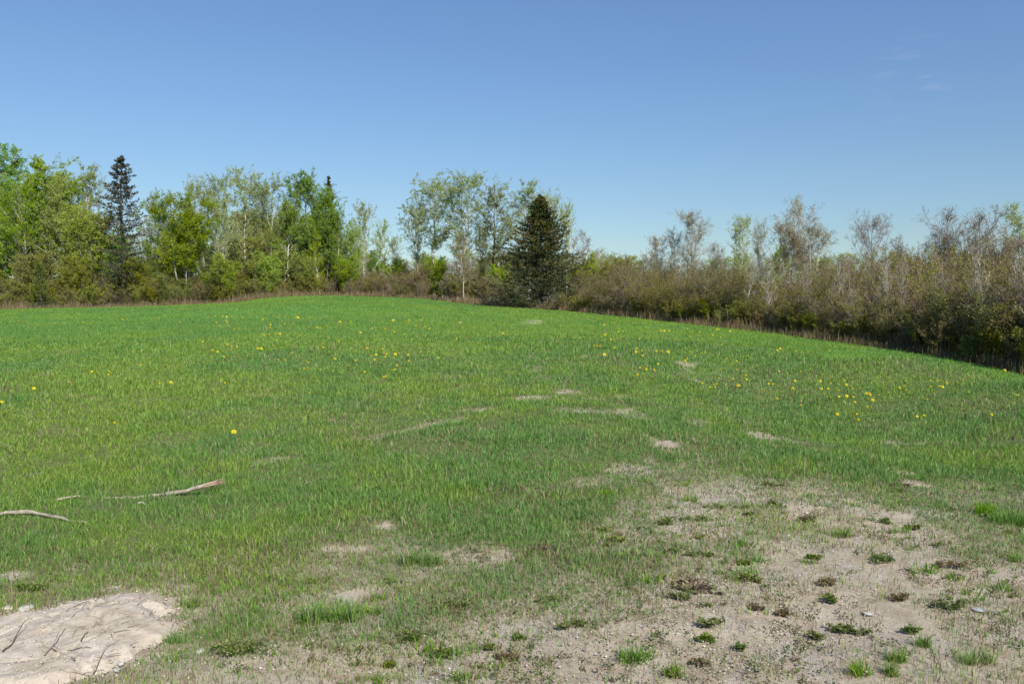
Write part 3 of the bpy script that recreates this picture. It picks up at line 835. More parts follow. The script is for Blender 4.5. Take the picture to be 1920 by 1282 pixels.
# birch clumps with several white stems
V_['birch'] = [broadleaf(300 + i, 9, 0.075, M['bark_white'], M['twig_brown'], M['leaf_birch'], stems=(4, 3, 5)[i], spread=0.13, crown0=0.40, n1=70, n2=9, n3=6, leaf_n=11, leaf_s=0.085, ang1=44, up1=0.06, l1=0.34) for i in range(3)]
V_['birch_single'] = [broadleaf(330 + i, 7, 0.06, M['bark_white'], M['twig_red'], M['leaf_bud'], crown0=0.30, n1=38, n2=7, n3=6, leaf_n=3, leaf_s=0.06, ang1=46, up1=0.06, l1=0.27) for i in range(2)]
# still bare crowns
V_['bare'] = [broadleaf(400 + i, 9, 0.11, M['bark_grey'], M['twig_grey'], M['leaf_bud'], stems=(1, 2, 3)[i], spread=0.10, crown0=0.28, n1=40, n2=8, n3=6, n4=3, leaf_n=0.3, leaf_s=0.05, ang1=44, up1=0.10, l1=0.36, twr=0.0055, lean=0.05) for i in range(3)]
V_['bare_red'] = [broadleaf(430 + i, 9, 0.11, M['bark_grey'], M['twig_red'], M['leaf_bud'], stems=(3, 4)[i], spread=0.14, crown0=0.2, n1=44, n2=8, n3=7, n4=3, leaf_n=0.6, leaf_s=0.05, ang1=42, up1=0.10, l1=0.34, twr=0.0055) for i in range(2)]
# budding, thin brown-green
V_['budding'] = [broadleaf(460 + i, 11, 0.13, M['bark_pale'], M['twig_grey'], M['leaf_bud'], stems=(1, 1, 3)[i], spread=0.09, crown0=(0.34, 0.4, 0.38)[i], n1=44, n2=8, n3=6, n4=2, leaf_n=2.0, leaf_s=0.085, ang1=46, up1=0.10, l1=0.30, twr=0.0055) for i in range(3)]
# young saplings / olive-green willows
V_['willow'] = [broadleaf(500 + i, 6, 0.06, M['bark_grey'], M['twig_brown'], (M['leaf_olive'], M['leaf_bright'], M['leaf_olive'])[i], stems=(5, 4, 6)[i], spread=0.18, crown0=0.08, n1=70, n2=8, n3=6, leaf_n=4.5, leaf_s=0.10, ang1=40, up1=0.08, l1=0.34, twr=0.005) for i in range(3)]
V_['sapling'] = [broadleaf(530 + i, 6, 0.035, M['bark_white'], M['twig_grey'], (M['leaf_bud'], M['leaf_pale'])[i], crown0=0.2, n1=30, n2=6, n3=5, leaf_n=1.0, leaf_s=0.06, ang1=30, up1=0.14, l1=0.22, twr=0.005) for i in range(2)]
# shrubs
V_['alder'] = [shrub(600 + i, 3.4, 21, (M['twig_brown'], M['twig_brown'], M['twig_red'], M['twig_brown'])[i], (M['leaf_olive'], M['leaf_olive'], M['leaf_olive'], M['leaf_olive'])[i], leaf_n=(3.0, 1.8, 1.3, 2.4)[i], leaf_s=0.06, n1=9, n2=5, n3=3, r0=0.027, upright=0.17, wood=(M['bark_grey'], M['bark_pale'], M['bark_grey'], M['bark_dark'])[i]) for i in range(4)]
V_['understory'] = [shrub(650 + i, 3.0, 12, M['twig_brown'], (M['leaf_olive'], M['leaf_birch'], M['leaf_bud'])[i], leaf_n=(4.0, 4.0, 1.6)[i], leaf_s=0.085, n1=9, n2=6, n3=4, spread=0.5) for i in range(3)]
V_['willow_shrub'] = [shrub(680 + i, 3.6, 26, M['twig_brown'], (M['leaf_olive'], M['leaf_olive'])[i], leaf_n=(1.6, 1.8)[i], leaf_s=0.05, n1=11, n2=6, n3=4, spread=0.62, upright=0.08) for i in range(2)]
# conifers
V_['spruce_main'] = [spruce(700, 8.0, 4.1, M['needle'], whorl=0.17, per=9, sub=14, cards=16, ragged=0.34, cone=1.08, card=0.115, cw=0.36, lump=0.20, tipf=0.8)]
V_['spruce_tall'] = [spruce(710, 15.5, 3.0, M['needle_grey'], whorl=0.40, per=6, sub=10, cards=7, ragged=0.38, cone=0.62, r0=0.2, bare_low=True, card=0.2, tipf=0.7)]
V_['spruce_young'] = [spruce(720 + i, 4.0, 1.15, M['needle_young'], whorl=0.24, per=5, sub=8, cards=6, ragged=0.35, cone=0.8, r0=0.05, card=0.12, tipf=0.2) for i in range(2)]
V_['spruce_thin'] = [spruce(730, 14, 1.5, M['needle'], whorl=0.42, per=5, sub=8, cards=7, ragged=0.4, cone=0.7, card=0.2, tipf=0.3)]

for k_ in V_:
    V_[k_] = [(a_, b_, top_of(b_)) for (a_, b_, c_) in V_[k_]]
rt = random.Random(5)
def plant(name, kind, i, px, Y, top=None, H=None, wf=1.0, label=None, cat='tree', group=None, parts=('trunk', 'crown'), rz=None, tilt=0.0):
    tm, cm, h0 = V_[kind][i % len(V_[kind])]
    x = gx(px, Y); z = tzs(x, Y)
    if H is None:
        H = (ray_at(px, top, Y)[2] - z)
    s = H / h0
    o = empty(name, (x, Y, z - 0.02), rt.uniform(0, 6.28) if rz is None else rz)
    o.scale = (s * wf, s * wf, s)
    if tilt: o.rotation_euler[0] = tilt * math.cos(o.rotation_euler[2]); o.rotation_euler[1] = tilt * math.sin(o.rotation_euler[2])
    tag(o, label, cat, group)
    link(parts[0], tm, o); link(parts[1], cm, o)
    return o

# --- the two big spruces and the single trees one can point at, surveyed as (kind, variant, px, top, depth, width)
plant('spruce_tree', 'spruce_main', 0, 1015, 59.5, top=366, wf=1.12, label='dark full spruce with rusty brown tips standing alone at the field edge', cat='spruce', rz=0.6)
plant('spruce_tree', 'spruce_tall', 0, 236, 78.6, top=293, wf=1.25, label='tall grey-green spruce rising above the trees on the left', cat='spruce', rz=2.0)
plant('spruce_tree', 'spruce_thin', 0, 619, 94, top=331, wf=0.75, label='thin dark spruce tip showing right of the densest green crown', cat='spruce')
plant('spruce_tree', 'spruce_young', 0, 75, 74.6, H=4.3, label='small young spruce at the left end of the field edge', cat='spruce')
plant('spruce_tree', 'spruce_young', 1, 303, 77, H=2.9, label='small dark young spruce in the brush below the birch clump', cat='spruce')
plant('spruce_tree', 'spruce_young', 0, 392, 79.5, H=2.6, label='short young spruce in the brush right of the birch clump', cat='spruce')
def edge_at(px):
    return float(np.interp((px - 960) / FPX, EU, EY))
TREES = [
 ('poplar_green', 0, 10, 270, 84, 1.0, 'poplar_tree', 'tall green poplar cut by the left edge of the photo'),
 ('poplar', 0, 84, 290, 82, 1.15, 'poplar_tree', 'broad yellow-green poplar, tallest leafy crown left of the grey spruce'),
 ('poplar', 2, 128, 322, 80, 0.95, 'poplar_tree', 'yellow-green poplar just left of the pale slender aspen'),
 ('poplar', 1, 42, 325, 79, 0.9, 'poplar_tree', 'lower green poplar between the two tallest crowns at far left'),
 ('aspen', 0, 178, 307, 85, 0.9, 'aspen_tree', 'pale thin-leaved aspen next to the left of the grey spruce'),
 ('birch', 2, 172, 378, 77.6, 1.0, 'birch_tree', 'wide olive birch clump in front of the grey spruce'),
 ('bare', 1, 292, 368, 100, 1.1, 'bare_tree', 'pale leafless tree behind the gap right of the grey spruce'),
 ('birch', 0, 345, 358, 79.6, 1.1, 'birch_tree', 'birch clump with forked white stems and rounded olive crown'),
 ('aspen', 1, 370, 326, 88, 0.65, 'aspen_tree', 'narrow green-topped aspen rising behind the white birch clump'),
 ('aspen', 2, 406, 325, 90, 0.75, 'aspen_tree', 'thin aspen just right of the green-topped one behind the birch clump'),
 ('aspen', 3, 424, 352, 84, 0.7, 'aspen_tree', 'aspen with a pale straight trunk and short crown right of the birch clump'),
 ('aspen', 0, 461, 311, 88, 1.05, 'aspen_tree', 'tallest thin-leaved aspen between the birch clump and the dense crowns'),
 ('birch', 1, 478, 420, 85, 0.85, 'birch_tree', 'leaning white birch stems below the tallest thin aspen'),
 ('aspen', 1, 510, 322, 88, 1.0, 'aspen_tree', 'thin aspen standing against the left side of the dense green crowns'),
 ('poplar_green', 1, 573, 320, 90, 1.05, 'poplar_tree', 'dense dark-green poplar crown, highest of the middle group'),
 ('poplar', 0, 540, 372, 85, 1.0, 'poplar_tree', 'bright yellow-green poplar in front of the dense dark-green crown'),
 ('poplar_green', 0, 612, 350, 89, 0.75, 'poplar_tree', 'green poplar around the thin dark spruce tip'),
 ('poplar', 2, 598, 400, 87, 0.8, 'poplar_tree', 'low yellow-green poplar with a leaning pale trunk'),
 ('poplar', 1, 640, 385, 88, 0.65, 'poplar_tree', 'small green poplar on the falling right shoulder of the middle group'),
 ('aspen', 3, 682, 371, 90, 0.7, 'aspen_tree', 'sparse pinkish-grey aspen at the right end of the middle group'),
 ('poplar', 0, 664, 412, 86, 0.62, 'poplar_tree', 'slim yellow-green poplar in front of the sparse pinkish-grey aspen'),
 ('aspen', 0, 718, 410, 92, 0.7, 'aspen_tree', 'small airy aspen alone in the gap between the groups'),
 ('aspen', 2, 745, 440, 90, 0.7, 'aspen_tree', 'lowest airy aspen at the left foot of the twin tall aspens'),
 ('aspen', 1, 813, 325, 82, 1.25, 'aspen_tree', 'left one of the twin tall aspens with round airy crowns'),
 ('aspen', 2, 862, 321, 80, 1.3, 'aspen_tree', 'right one of the twin tall aspens, with a forked trunk'),
 ('aspen', 3, 783, 372, 84, 0.95, 'aspen_tree', 'lower airy aspen leaning out left of the twin tall aspens'),
 ('aspen_dark', 0, 932, 343, 78, 1.15, 'aspen_tree', 'dark-trunked aspen between the twin aspens and the lone spruce'),
 ('aspen', 0, 992, 337, 80, 1.05, 'aspen_tree', 'airy aspen rising directly behind the lone dark spruce'),
 ('aspen_dark', 1, 905, 420, 79, 0.6, 'aspen_tree', 'short dark-trunked aspen left of the bigger dark-trunked one'),
 ('aspen', 1, 1036, 352, 78, 0.6, 'aspen_tree', 'narrow airy aspen top just right of the lone spruce tip'),
 ('aspen', 3, 1063, 372, 76, 0.5, 'aspen_tree', 'slender aspen leaning out over the right side of the lone spruce'),
 ('birch_single', 0, 868, 428, 66.5, 0.9, 'birch_tree', 'small white-stemmed birch with reddish twigs at the crest of the field'),
 ('sapling', 0, 1104, 428, 66, 1.0, 'birch_sapling', 'leafless slender birch sapling right of the lone spruce'),
 ('sapling', 0, 1078, 440, 68, 1.0, 'birch_sapling', 'thin pale sapling half hidden by the right side of the lone spruce'),
 ('sapling', 1, 1124, 462, 64, 1.0, 'birch_sapling', 'shorter slender sapling beside the leafless birch sapling'),
 ('budding', 0, 1225, 437, 78, 0.9, 'budding_tree', 'thin budding tree, first above the brown shrubs right of the spruce'),
 ('budding', 1, 1264, 424, 76, 0.7, 'budding_tree', 'budding tree close to the left of the taller budding tree'),
 ('budding', 0, 1301, 389, 74, 0.95, 'budding_tree', 'tall budding tree with brownish-green crown above the brown shrubs'),
 ('bare', 0, 1345, 450, 72, 0.9, 'bare_tree', 'small leafless tree between two taller budding trees'),
 ('aspen', 2, 1383, 401, 68, 0.75, 'aspen_tree', 'slim pale-green aspen standing by itself above the shrubs'),
 ('budding', 1, 1418, 410, 70, 0.55, 'budding_tree', 'very narrow brownish tree right of the slim pale-green aspen'),
 ('budding', 2, 1478, 363, 66, 0.95, 'budding_tree', 'left half of the tall broad many-stemmed clump with pale trunks'),
 ('budding', 2, 1520, 371, 65, 0.85, 'budding_tree', 'right half of the tall broad many-stemmed clump with pale trunks'),
 ('poplar', 2, 1455, 455, 74, 0.75, 'poplar_tree', 'low round green crown left behind the many-stemmed clump'),
 ('poplar', 1, 1540, 478, 72, 0.8, 'poplar_tree', 'low round green crown right behind the many-stemmed clump'),
 ('bare', 0, 1622, 394, 52, 0.9, 'bare_tree', 'pale leafless tree with fanned branches standing clear against the sky'),
 ('bare', 2, 1592, 470, 46, 0.9, 'bare_tree', 'low leafless tree at the left foot of the fanned pale one'),
 ('bare', 1, 1690, 455, 44, 1.0, 'bare_tree', 'leafless tree between the fanned pale tree and the reddish one'),
 ('bare_red', 0, 1727, 434, 42, 0.9, 'bare_tree', 'reddish leafless tree, lower of the two reddish crowns'),
 ('bare_red', 1, 1822, 384, 41, 1.1, 'bare_tree', 'broad reddish-grey leafless tree, highest of the right-hand edge'),
 ('bare', 2, 1775, 412, 42, 0.85, 'bare_tree', 'grey leafless tree leaning on the left of the broad reddish crown'),
 ('aspen', 0, 1908, 378, 42, 1.0, 'aspen_tree', 'green-topped aspen cut by the right edge of the photo'),
 ('bare', 0, 1868, 440, 36, 0.9, 'bare_tree', 'grey leafless tree below the green-topped aspen at the right edge'),
 ('bare_red', 0, 1960, 420, 34, 1.0, 'bare_tree', 'reddish leafless tree just past the right edge of the photo'),
 ('bare', 1, 2040, 400, 33, 1.0, 'bare_tree', 'grey leafless tree standing beyond the right edge of the photo'),
 ('poplar', 2, -50, 300, 80, 1.1, 'poplar_tree', 'yellow-green poplar beyond the left edge of the photo'),
 ('poplar_green', 1, -130, 290, 80, 1.1, 'poplar_tree', 'dark green poplar beyond the left edge of the photo'),
]
for (k, i, px, top, Y, wf, nm, lab) in TREES:
    Y = max(Y, edge_at(px) + (3.5 if k != 'birch_single' else 1.5))
    plant(nm, k, i, px, Y, top=top, wf=wf, label=lab, cat='tree')
# deeper rows of the wood: each a tree, none told apart from its neighbours
for j in range(64):
    px = -160 + j * 14.5 + rt.uniform(-9, 9)
    Y = rt.uniform(92, 116)
    outl = np.interp(px, [-160, 0, 100, 250, 320, 450, 600, 660, 720, 760, 900], [330, 340, 345, 420, 400, 385, 390, 420, 470, 485, 500])
    k = rt.choice(['poplar', 'poplar', 'aspen', 'poplar_green', 'willow'])
    plant('forest_tree', k, rt.randrange(3), px, Y, top=outl + rt.uniform(5, 70), wf=1.05, label='leafy tree deep in the wood behind the left field edge, half hidden', cat='tree', group='trees deep in the left wood')
for j in range(34):
    px = 740 + j * 13 + rt.uniform(-8, 8)
    Y = rt.uniform(84, 112)
    k = rt.choice(['poplar', 'willow', 'aspen', 'budding', 'willow'])
    plant('forest_tree', k, rt.randrange(3), px, Y, top=rt.uniform(468, 515), wf=1.2, label='low leafy tree just topping the shrubs behind the lone spruce', cat='tree', group='low trees behind the middle shrubs')
# far tree line on the right
for j in range(150):
    px = 60 + j * 13.5 + rt.uniform(-7, 7)
    Y = rt.uniform(150, 190)
    k = rt.choice(['budding', 'aspen', 'budding', 'bare', 'poplar'])
    plant('distant_tree', k, rt.randrange(3), px, Y, top=rt.uniform(470, 500), wf=1.2, label='tree of the far low tree line seen over the brown shrubs', cat='tree', group='far tree line')
# understory brush on the left half of the field edge
for j in range(165):
    px = -170 + j * 5.9 + rt.uniform(-6, 6)
    row = j % 3
    Y = edge_at(px) + 0.9 + row * 2.2 + rt.uniform(-0.5, 0.8)
    H = rt.uniform(1.2, 2.5) + row * 0.65
    if px > 640: H *= 0.95
    i = rt.choice([0, 0, 1, 1, 2]) if px < 620 else rt.choice([0, 2, 2])
    k = 'understory' if px < 620 or rt.random() < 0.2 else 'alder'
    plant('brush_shrub', k, i, px, Y, H=H, wf=1.15, label='olive and brown brush shrub in the row along the left and middle field edge', cat='shrub', group='brush along the left and middle field edge', parts=('stems', 'twigs'))
for (px, Y, H, i, lab) in [(150, 77.5, 5.2, 0, 'olive willow in front of the trees at left'), (60, 78, 5.6, 2, 'olive willow below the broad yellow-green poplar'), (255, 79, 4.6, 2, 'olive willow at the foot of the grey spruce'),
                      (420, 81, 5.0, 1, 'yellow-green willow right of the white birch clump'), (505, 85.5, 5.0, 1, 'yellow-green willow below the dense middle crowns'), (570, 87, 4.6, 1, 'bright willow at the foot of the dense middle crowns'),
                      (650, 86.5, 4.5, 1, 'bright low willow at the right foot of the middle group'), (820, 82, 4.4, 1, 'small yellow-green willow between the twin tall aspen trunks'), (1095, 62, 4.0, 1, 'yellow-green willow right of the lone spruce'), (1135, 60, 3.6, 0, 'olive willow where the brown shrubs begin right of the spruce'),
                      (935, 72, 3.6, 1, 'yellow-green willow low at the left of the lone spruce')]:
    plant('willow_bush', 'willow', i, px, Y, H=H, wf=1.1, label=lab, cat='willow')
# the brown shrubs along the right-hand edge
prof = ([1060, 1120, 1180, 1240, 1300, 1400, 1500, 1600, 1700, 1800, 1920, 2150], [528, 508, 492, 486, 496, 508, 512, 504, 500, 494, 482, 452])
for j in range(122):
    px = 1050 + (j + rt.random()) * 1080 / 122
    row = j % 5
    Y = edge_at(px) + 0.8 + row * 1.5 + rt.uniform(-0.5, 0.6)
    x = gx(px, Y); z = tzs(x, Y)
    topz = ray_at(px, np.interp(px, prof[0], prof[1]) + rt.uniform(-12, 26) + (30, 16, 4, -4, -6)[row] + 14 * math.sin(px * 0.031) , Y)[2]
    H = topz - z
    if px < 1380: k, i = rt.choice([('willow_shrub', 0), ('willow_shrub', 1), ('willow_shrub', 0), ('alder', 2)])
    else: k, i = rt.choice([('alder', 0), ('alder', 1), ('alder', 2), ('alder', 3)])
    if px < 1380:
        nm, lab, grp = 'willow_shrub', 'brown domed willow shrub with fine dense twigs right of the lone spruce', 'brown domed shrubs right of the spruce'
    else:
        nm, lab, grp = 'alder_shrub', 'leggy brown alder shrub with olive buds in the thicket along the right field edge', 'alder thicket along the right field edge'
    plant(nm, k, i, px, Y, H=H, wf=min(1.25, max(0.8, 3.2 / H)), label=lab, cat='shrub', group=grp, parts=('stems', 'twigs'))

for j in range(62):
    px = 1040 + (j + rt.random()) * 1080 / 62; Y = edge_at(px) + rt.uniform(-0.1, 0.7)
    plant('brush_shrub', 'understory', rt.choice([0, 2, 0]), px, Y, H=rt.uniform(0.6, 1.7), wf=1.3, label='low olive brush at the foot of the shrubs along the right field edge', cat='shrub', group='low brush at the foot of the right thicket', parts=('stems', 'twigs'))
for j in range(26):
    px = 745 + j * 9 + rt.uniform(-4, 4); Y = edge_at(px) + rt.uniform(5, 15)
    plant('brush_shrub', 'understory', rt.choice([0, 2, 2]), px, Y, top=rt.uniform(505, 535), wf=1.3, label='brown brush shrub filling the ground behind the crest left of the lone spruce', cat='shrub', group='brush behind the crest', parts=('stems', 'twigs'))
# second, taller line of alders towards the right, and pale poles standing in the thicket
for j in range(34):
    px = 1560 + (j + rt.random()) * 560 / 34; Y = edge_at(px) + 6 + rt.uniform(0, 6)
    plant('alder_shrub', 'alder', rt.randrange(4), px, Y, top=np.interp(px, [1560, 1700, 1800, 1920, 2120], [492, 466, 452, 438, 410]) + rt.uniform(-10, 45), wf=0.8,
          label='tall reddish-brown alder rising out of the back of the thicket at right', cat='shrub', group='tall alders at the back of the right thicket', parts=('stems', 'twigs'))
V_['pole'] = [broadleaf(560 + i, 5, 0.028, M['bark_white'] if i == 0 else M['bark_pale'], M['twig_grey'], M['leaf_bud'], crown0=0.3, n1=24, n2=6, n3=4, leaf_n=0.6, leaf_s=0.05, ang1=32, up1=0.12, l1=0.24, twr=0.005, lean=0.12) for i in range(3)]
V_['pole'] = [(a_, b_, top_of(b_)) for (a_, b_, c_) in V_['pole']]
for j, px in enumerate([1330, 1395, 1440, 1500, 1560, 1588, 1640, 1668, 1705, 1745, 1790, 1812, 1838, 1862, 1880, 1896, 1915, 1940, 1990]):
    Y = edge_at(px) + rt.uniform(0.3, 2.0)
    plant('birch_sapling', 'pole', j % 3, px, Y, top=rt.uniform(470, 540), wf=1.0, label='thin pale sapling pole standing in the front of the right-hand thicket', cat='sapling', group='pale poles in the thicket front')

# pale dead stems that catch the light in the brush
def stick(name, pts, r, mat, label, cat='dead stem', sides=6, group=None):
    P = np.array(pts, float)[None]; n = P.shape[1]
    g_ = Geo(); R = np.broadcast_to(np.asarray(r, float), (n,))[None].copy()
    base = P[0, 0].copy(); g_.tubes(P - base, R, sides)
    o = link(name, g_.mesh(name, [mat], smooth=True)); o.location = base
    return tag(o, label, cat, group)
def survey(pts, Y):
    return [ray_at(px, py, Y) for px, py in pts]

# ------------------------------------------------------------------ dandelions
def ico():
    p = (1 + 5 ** 0.5) / 2
    V = np.array([(-1, p, 0), (1, p, 0), (-1, -p, 0), (1, -p, 0), (0, -1, p), (0, 1, p), (0, -1, -p), (0, 1, -p), (p, 0, -1), (p, 0, 1), (-p, 0, -1), (-p, 0, 1)], float)
    V /= np.linalg.norm(V[0])
    F = np.array([(0, 11, 5), (0, 5, 1), (0, 1, 7), (0, 7, 10), (0, 10, 11), (1, 5, 9), (5, 11, 4), (11, 10, 2), (10, 7, 6), (7, 1, 8), (3, 9, 4), (3, 4, 2), (3, 2, 6), (3, 6, 8), (3, 8, 9), (4, 9, 5), (2, 4, 11), (6, 2, 10), (8, 6, 7), (9, 8, 1)])
    return V, F
IV, IF = ico()
def c2w(lst, x0, y0, s): return [(x0 + a / s, y0 + b / s) for a, b in lst]
D = c2w([(139,147),(529,204),(345,234),(410,235),(406,247),(263,282),(128,301),(8,360),(431,434),(877,466),(597,286),(641,280),(845,284),(1161,324),(70,40),(311,58),(460,40),(478,38),(597,32),(675,58),(780,18),(808,20),(835,22),(850,22),(869,19),(812,62),(848,54),(853,62),(857,74),(910,36),(878,86),(896,84),(986,45),(1047,31),(1108,36),(1112,27),(1118,34),(1100,65),(1068,67),(1015,72),(1013,82),(1010,98),(990,100),(1033,97),(1036,118),(1026,136),(1050,97),(1130,100),(1162,30),(1163,122),(1190,82),(1200,84),(1207,130),(1212,140),(1271,122),(853,132),(866,138),(889,142),(798,155),(816,160),(868,155),(795,180),(840,180),(967,148),(980,147),(1045,190),(1072,188),(1094,160),(1150,193),(1158,196),(1140,221),(1256,178),(760,123),(1275,60),(1316,60),(1352,95),(1402,52),(1395,82),(1443,82),(1475,56),(1478,98),(1516,103),(1535,52),(1532,66),(1560,75),(1577,50),(1610,86),(1595,78),(1376,139),(1436,137),(1395,166),(1405,182),(1410,166),(1437,155),(1450,165),(1446,174),(1482,155),(1497,158),(1530,163),(1533,190),(1488,210),(1480,230),(1446,256),(1438,258),(1368,236),(1334,187),(1642,175),(1712,115),(1886,103),(1722,68)], 0, 580, 2)
D += c2w([(68,28),(96,35),(120,38),(160,88),(156,96),(246,34),(450,28),(497,44),(446,65),(502,103),(628,46),(680,38),(736,42),(645,156),(768,102),(880,123),(930,38),(905,80),(890,88),(995,37),(980,65),(1040,44),(1068,44),(480,190),(547,180),(536,198),(605,218),(458,280),(1212,26),(1260,80),(1205,174),(1190,275),(1350,124),(1352,184),(1320,262),(1437,233),(1425,248),(1440,256),(1040,362),(1145,370),(1170,360),(1158,405),(1108,415),(1256,350),(1355,352),(1360,335),(1375,348)], 1100, 640, 4.8)
D += c2w([(93,16),(10,75),(213,58),(232,60),(316,28),(72,122),(225,140),(280,155),(375,150),(338,181),(570,126),(513,178),(585,178),(674,175),(693,190),(722,210),(155,212),(182,216),(215,226),(322,250),(520,229),(565,230),(638,262),(736,237),(783,246),(740,277),(830,290),(850,293),(852,310),(918,325),(985,286),(1062,248),(1105,276),(1093,228),(1277,273),(1275,212),(1320,232),(1338,287),(1357,300),(1383,278),(1495,265),(1540,247),(1783,287),(1536,341),(1250,384),(1055,354),(872,370),(835,430),(537,305),(583,345),(641,333),(694,325),(697,337),(740,350),(750,398),(122,313),(86,330),(210,387),(303,367),(380,390),(372,455),(626,495),(618,516),(762,516),(770,565),(1180,502),(1228,486),(1697,456),(1880,325)], 1400, 640, 3.692)
D += c2w([(127,1085),(200,1070),(430,1100),(540,1133),(565,1133),(598,1130),(690,1140),(735,1108),(752,1135),(825,1133),(950,1112),(965,1112),(1043,1125),(918,1157),(820,1168),(748,1185),(762,1188),(845,1198),(975,1170),(1115,1200),(460,1160),(380,1196),(230,1183),(235,1160),(175,1195),(135,1180)], 1100, 330, 3.885)
M['petal'] = leaf_mat('dandelion_petal', [(0, (0.80, 0.62, 0.012)), (1, (0.90, 0.76, 0.025))], 0.25, vary=False)
M['stem'] = leaf_mat('dandelion_stem', [(0, (0.14, 0.20, 0.06)), (1, (0.22, 0.26, 0.10))], 0.2, vary=False)
def dandelion_head(seed):
    rng = np.random.RandomState(seed); g_ = Geo()
    for ring, (n, r, z, tilt) in enumerate([(20, 0.023, 0.0, 0.12), (18, 0.020, 0.004, 0.45), (14, 0.015, 0.007, 0.85), (9, 0.009, 0.009, 1.2)]):
        for k in range(n):
            a = 6.283 * k / n + rng.uniform(-0.1, 0.1); w = 0.0030
            rr = r * rng.uniform(0.9, 1.1)
            d = np.array([math.cos(a), math.sin(a), 0]); q = np.array([-math.sin(a), math.cos(a), 0]); up = np.array([0, 0, 1.0])
            p0 = up * z + d * 0.001; p1 = p0 + (d * math.cos(tilt) + up * math.sin(tilt)) * rr * 0.6; p2 = p0 + (d * math.cos(tilt) + up * math.sin(tilt)) * rr - up * 0.001
            g_.add(np.array([p0 - q * w * .5, p0 + q * w * .5, p1 + q * w, p1 - q * w]), np.array([[0, 1, 2, 3]]), 0, rng.rand())
            g_.add(np.array([p1 - q * w, p1 + q * w, p2 + q * w * .8, p2 - q * w * .8]), np.array([[0, 1, 2, 3]]), 0, rng.rand())
    # solid domed centre under the florets
    V, F_ = IV.copy(), IF
    g_.add(V * np.array([0.019, 0.019, 0.009]) + np.array([0, 0, 0.001]), F_, 0, 0.7)
    P = np.array([[[0, 0, -0.010], [0, 0, -0.004], [0, 0, 0.002]]]); g_.tubes(P, np.array([[0.003, 0.006, 0.005]]), 6, 1, 0.3)
    return g_.mesh('flower_head', [M['petal'], M['stem']])
def stem_mesh(h):
    g_ = Geo(); t = np.linspace(0, 1, 4)
    g_.tubes(np.stack([0.012 * t * (1 - t), 0 * t, -h + (h - 0.008) * t], -1)[None], np.full((1, 4), 0.002), 5, 0, 0.5)
    return g_.mesh('stem', [M['stem']], smooth=True)
heads = [dandelion_head(s) for s in (1, 2, 3)]; stemm = stem_mesh(0.14)
D = D[:296]
special = {(215, 797): 'large yellow dandelion on the left, nearest flower in the photo but one', (438, 813): 'nearest dandelion, alone in the lower left of the meadow',
           (422, 722): 'single dandelion a short way above and left of the nearest one', (4, 760): 'dandelion touching the left edge of the photo', (580, 742): 'tiny lone dandelion in the middle of the meadow below the main cluster',
           (69, 653): 'lone dandelion high on the far left of the meadow', (264, 682): 'lone dandelion above the pair in the left of the meadow'}
for j, (px, py) in enumerate(D):
    h = rt.uniform(0.14, 0.19) + (0.09 if py < 660 else 0.04 if py < 720 else 0.0)
    # flower is seen at (px, py); its foot is a little lower in the picture
    x, y, z = on_ground(px, py)
    x2, y2, z2 = x * (1 - h / CAMZ), y * (1 - h / CAMZ), 0
    z2 = tzs(x2, y2)
    s = 0.95 + 0.85 * float(ss(9, 36, np.array(y2))) + rt.uniform(-0.22, 0.18)
    if px > 1200: s *= 0.85
    if py > 790: s = 1.0
    r = empty('dandelion', (x2, y2, z2), rt.uniform(-0.7, 0.7))
    lab = None
    for (a, b), t_ in special.items():
        if abs(a - px) < 2 and abs(b - py) < 2: lab = t_
    if lab is None:
        if px < 960: lab = 'small yellow dandelion in the scattered patch left of the middle of the meadow'; grp = 'dandelions left of the middle'
        else: lab = 'small yellow dandelion in the scattered band across the right of the meadow'; grp = 'dandelions right of the middle'
    else: grp = 'dandelions left of the middle'
    tag(r, lab, 'dandelion', grp)
    hd = link('flower_head', heads[j % 3], r); hd.location = (0, 0, h + 0.02); hd.scale = (s, s, s); hd.rotation_euler = (rt.uniform(-0.4, 0.5) + 0.45, rt.uniform(-0.5, 0.5), rt.uniform(0, 6.28))
    st = link('stem', stemm, r); st.location = (0, 0, h + 0.02); st.scale = (s, s, (h + 0.03) / 0.14)

# ------------------------------------------------------------------ weeds and tufts on the bare ground
M['weed'] = leaf_mat('weed_leaf', [(0, (0.07, 0.11, 0.022)), (0.5, (0.13, 0.19, 0.035)), (0.85, (0.24, 0.29, 0.06)), (0.87, (0.26, 0.19, 0.11)), (1, (0.34, 0.26, 0.15))], 0.3, hue=0.015, val=0.15)
M['weed_purple'] = leaf_mat('purple_weed_leaf', [(0, (0.12, 0.085, 0.055)), (0.5, (0.20, 0.15, 0.095)), (0.75, (0.26, 0.21, 0.11)), (1, (0.17, 0.20, 0.06))], 0.25, hue=0.01)
M['tuft'] = leaf_mat('tuft_blade', [(0, (0.10, 0.20, 0.025)), (0.5, (0.17, 0.31, 0.04)), (0.88, (0.28, 0.42, 0.065)), (0.9, (0.42, 0.34, 0.19)), (1, (0.5, 0.42, 0.26))], 0.38, hue=0.012, val=0.1)
M['tuft_bright'] = leaf_mat('bright_tuft_blade', [(0, (0.09, 0.20, 0.012)), (0.5, (0.14, 0.30, 0.02)), (1, (0.22, 0.40, 0.03))], 0.4, hue=0.01, val=0.08)
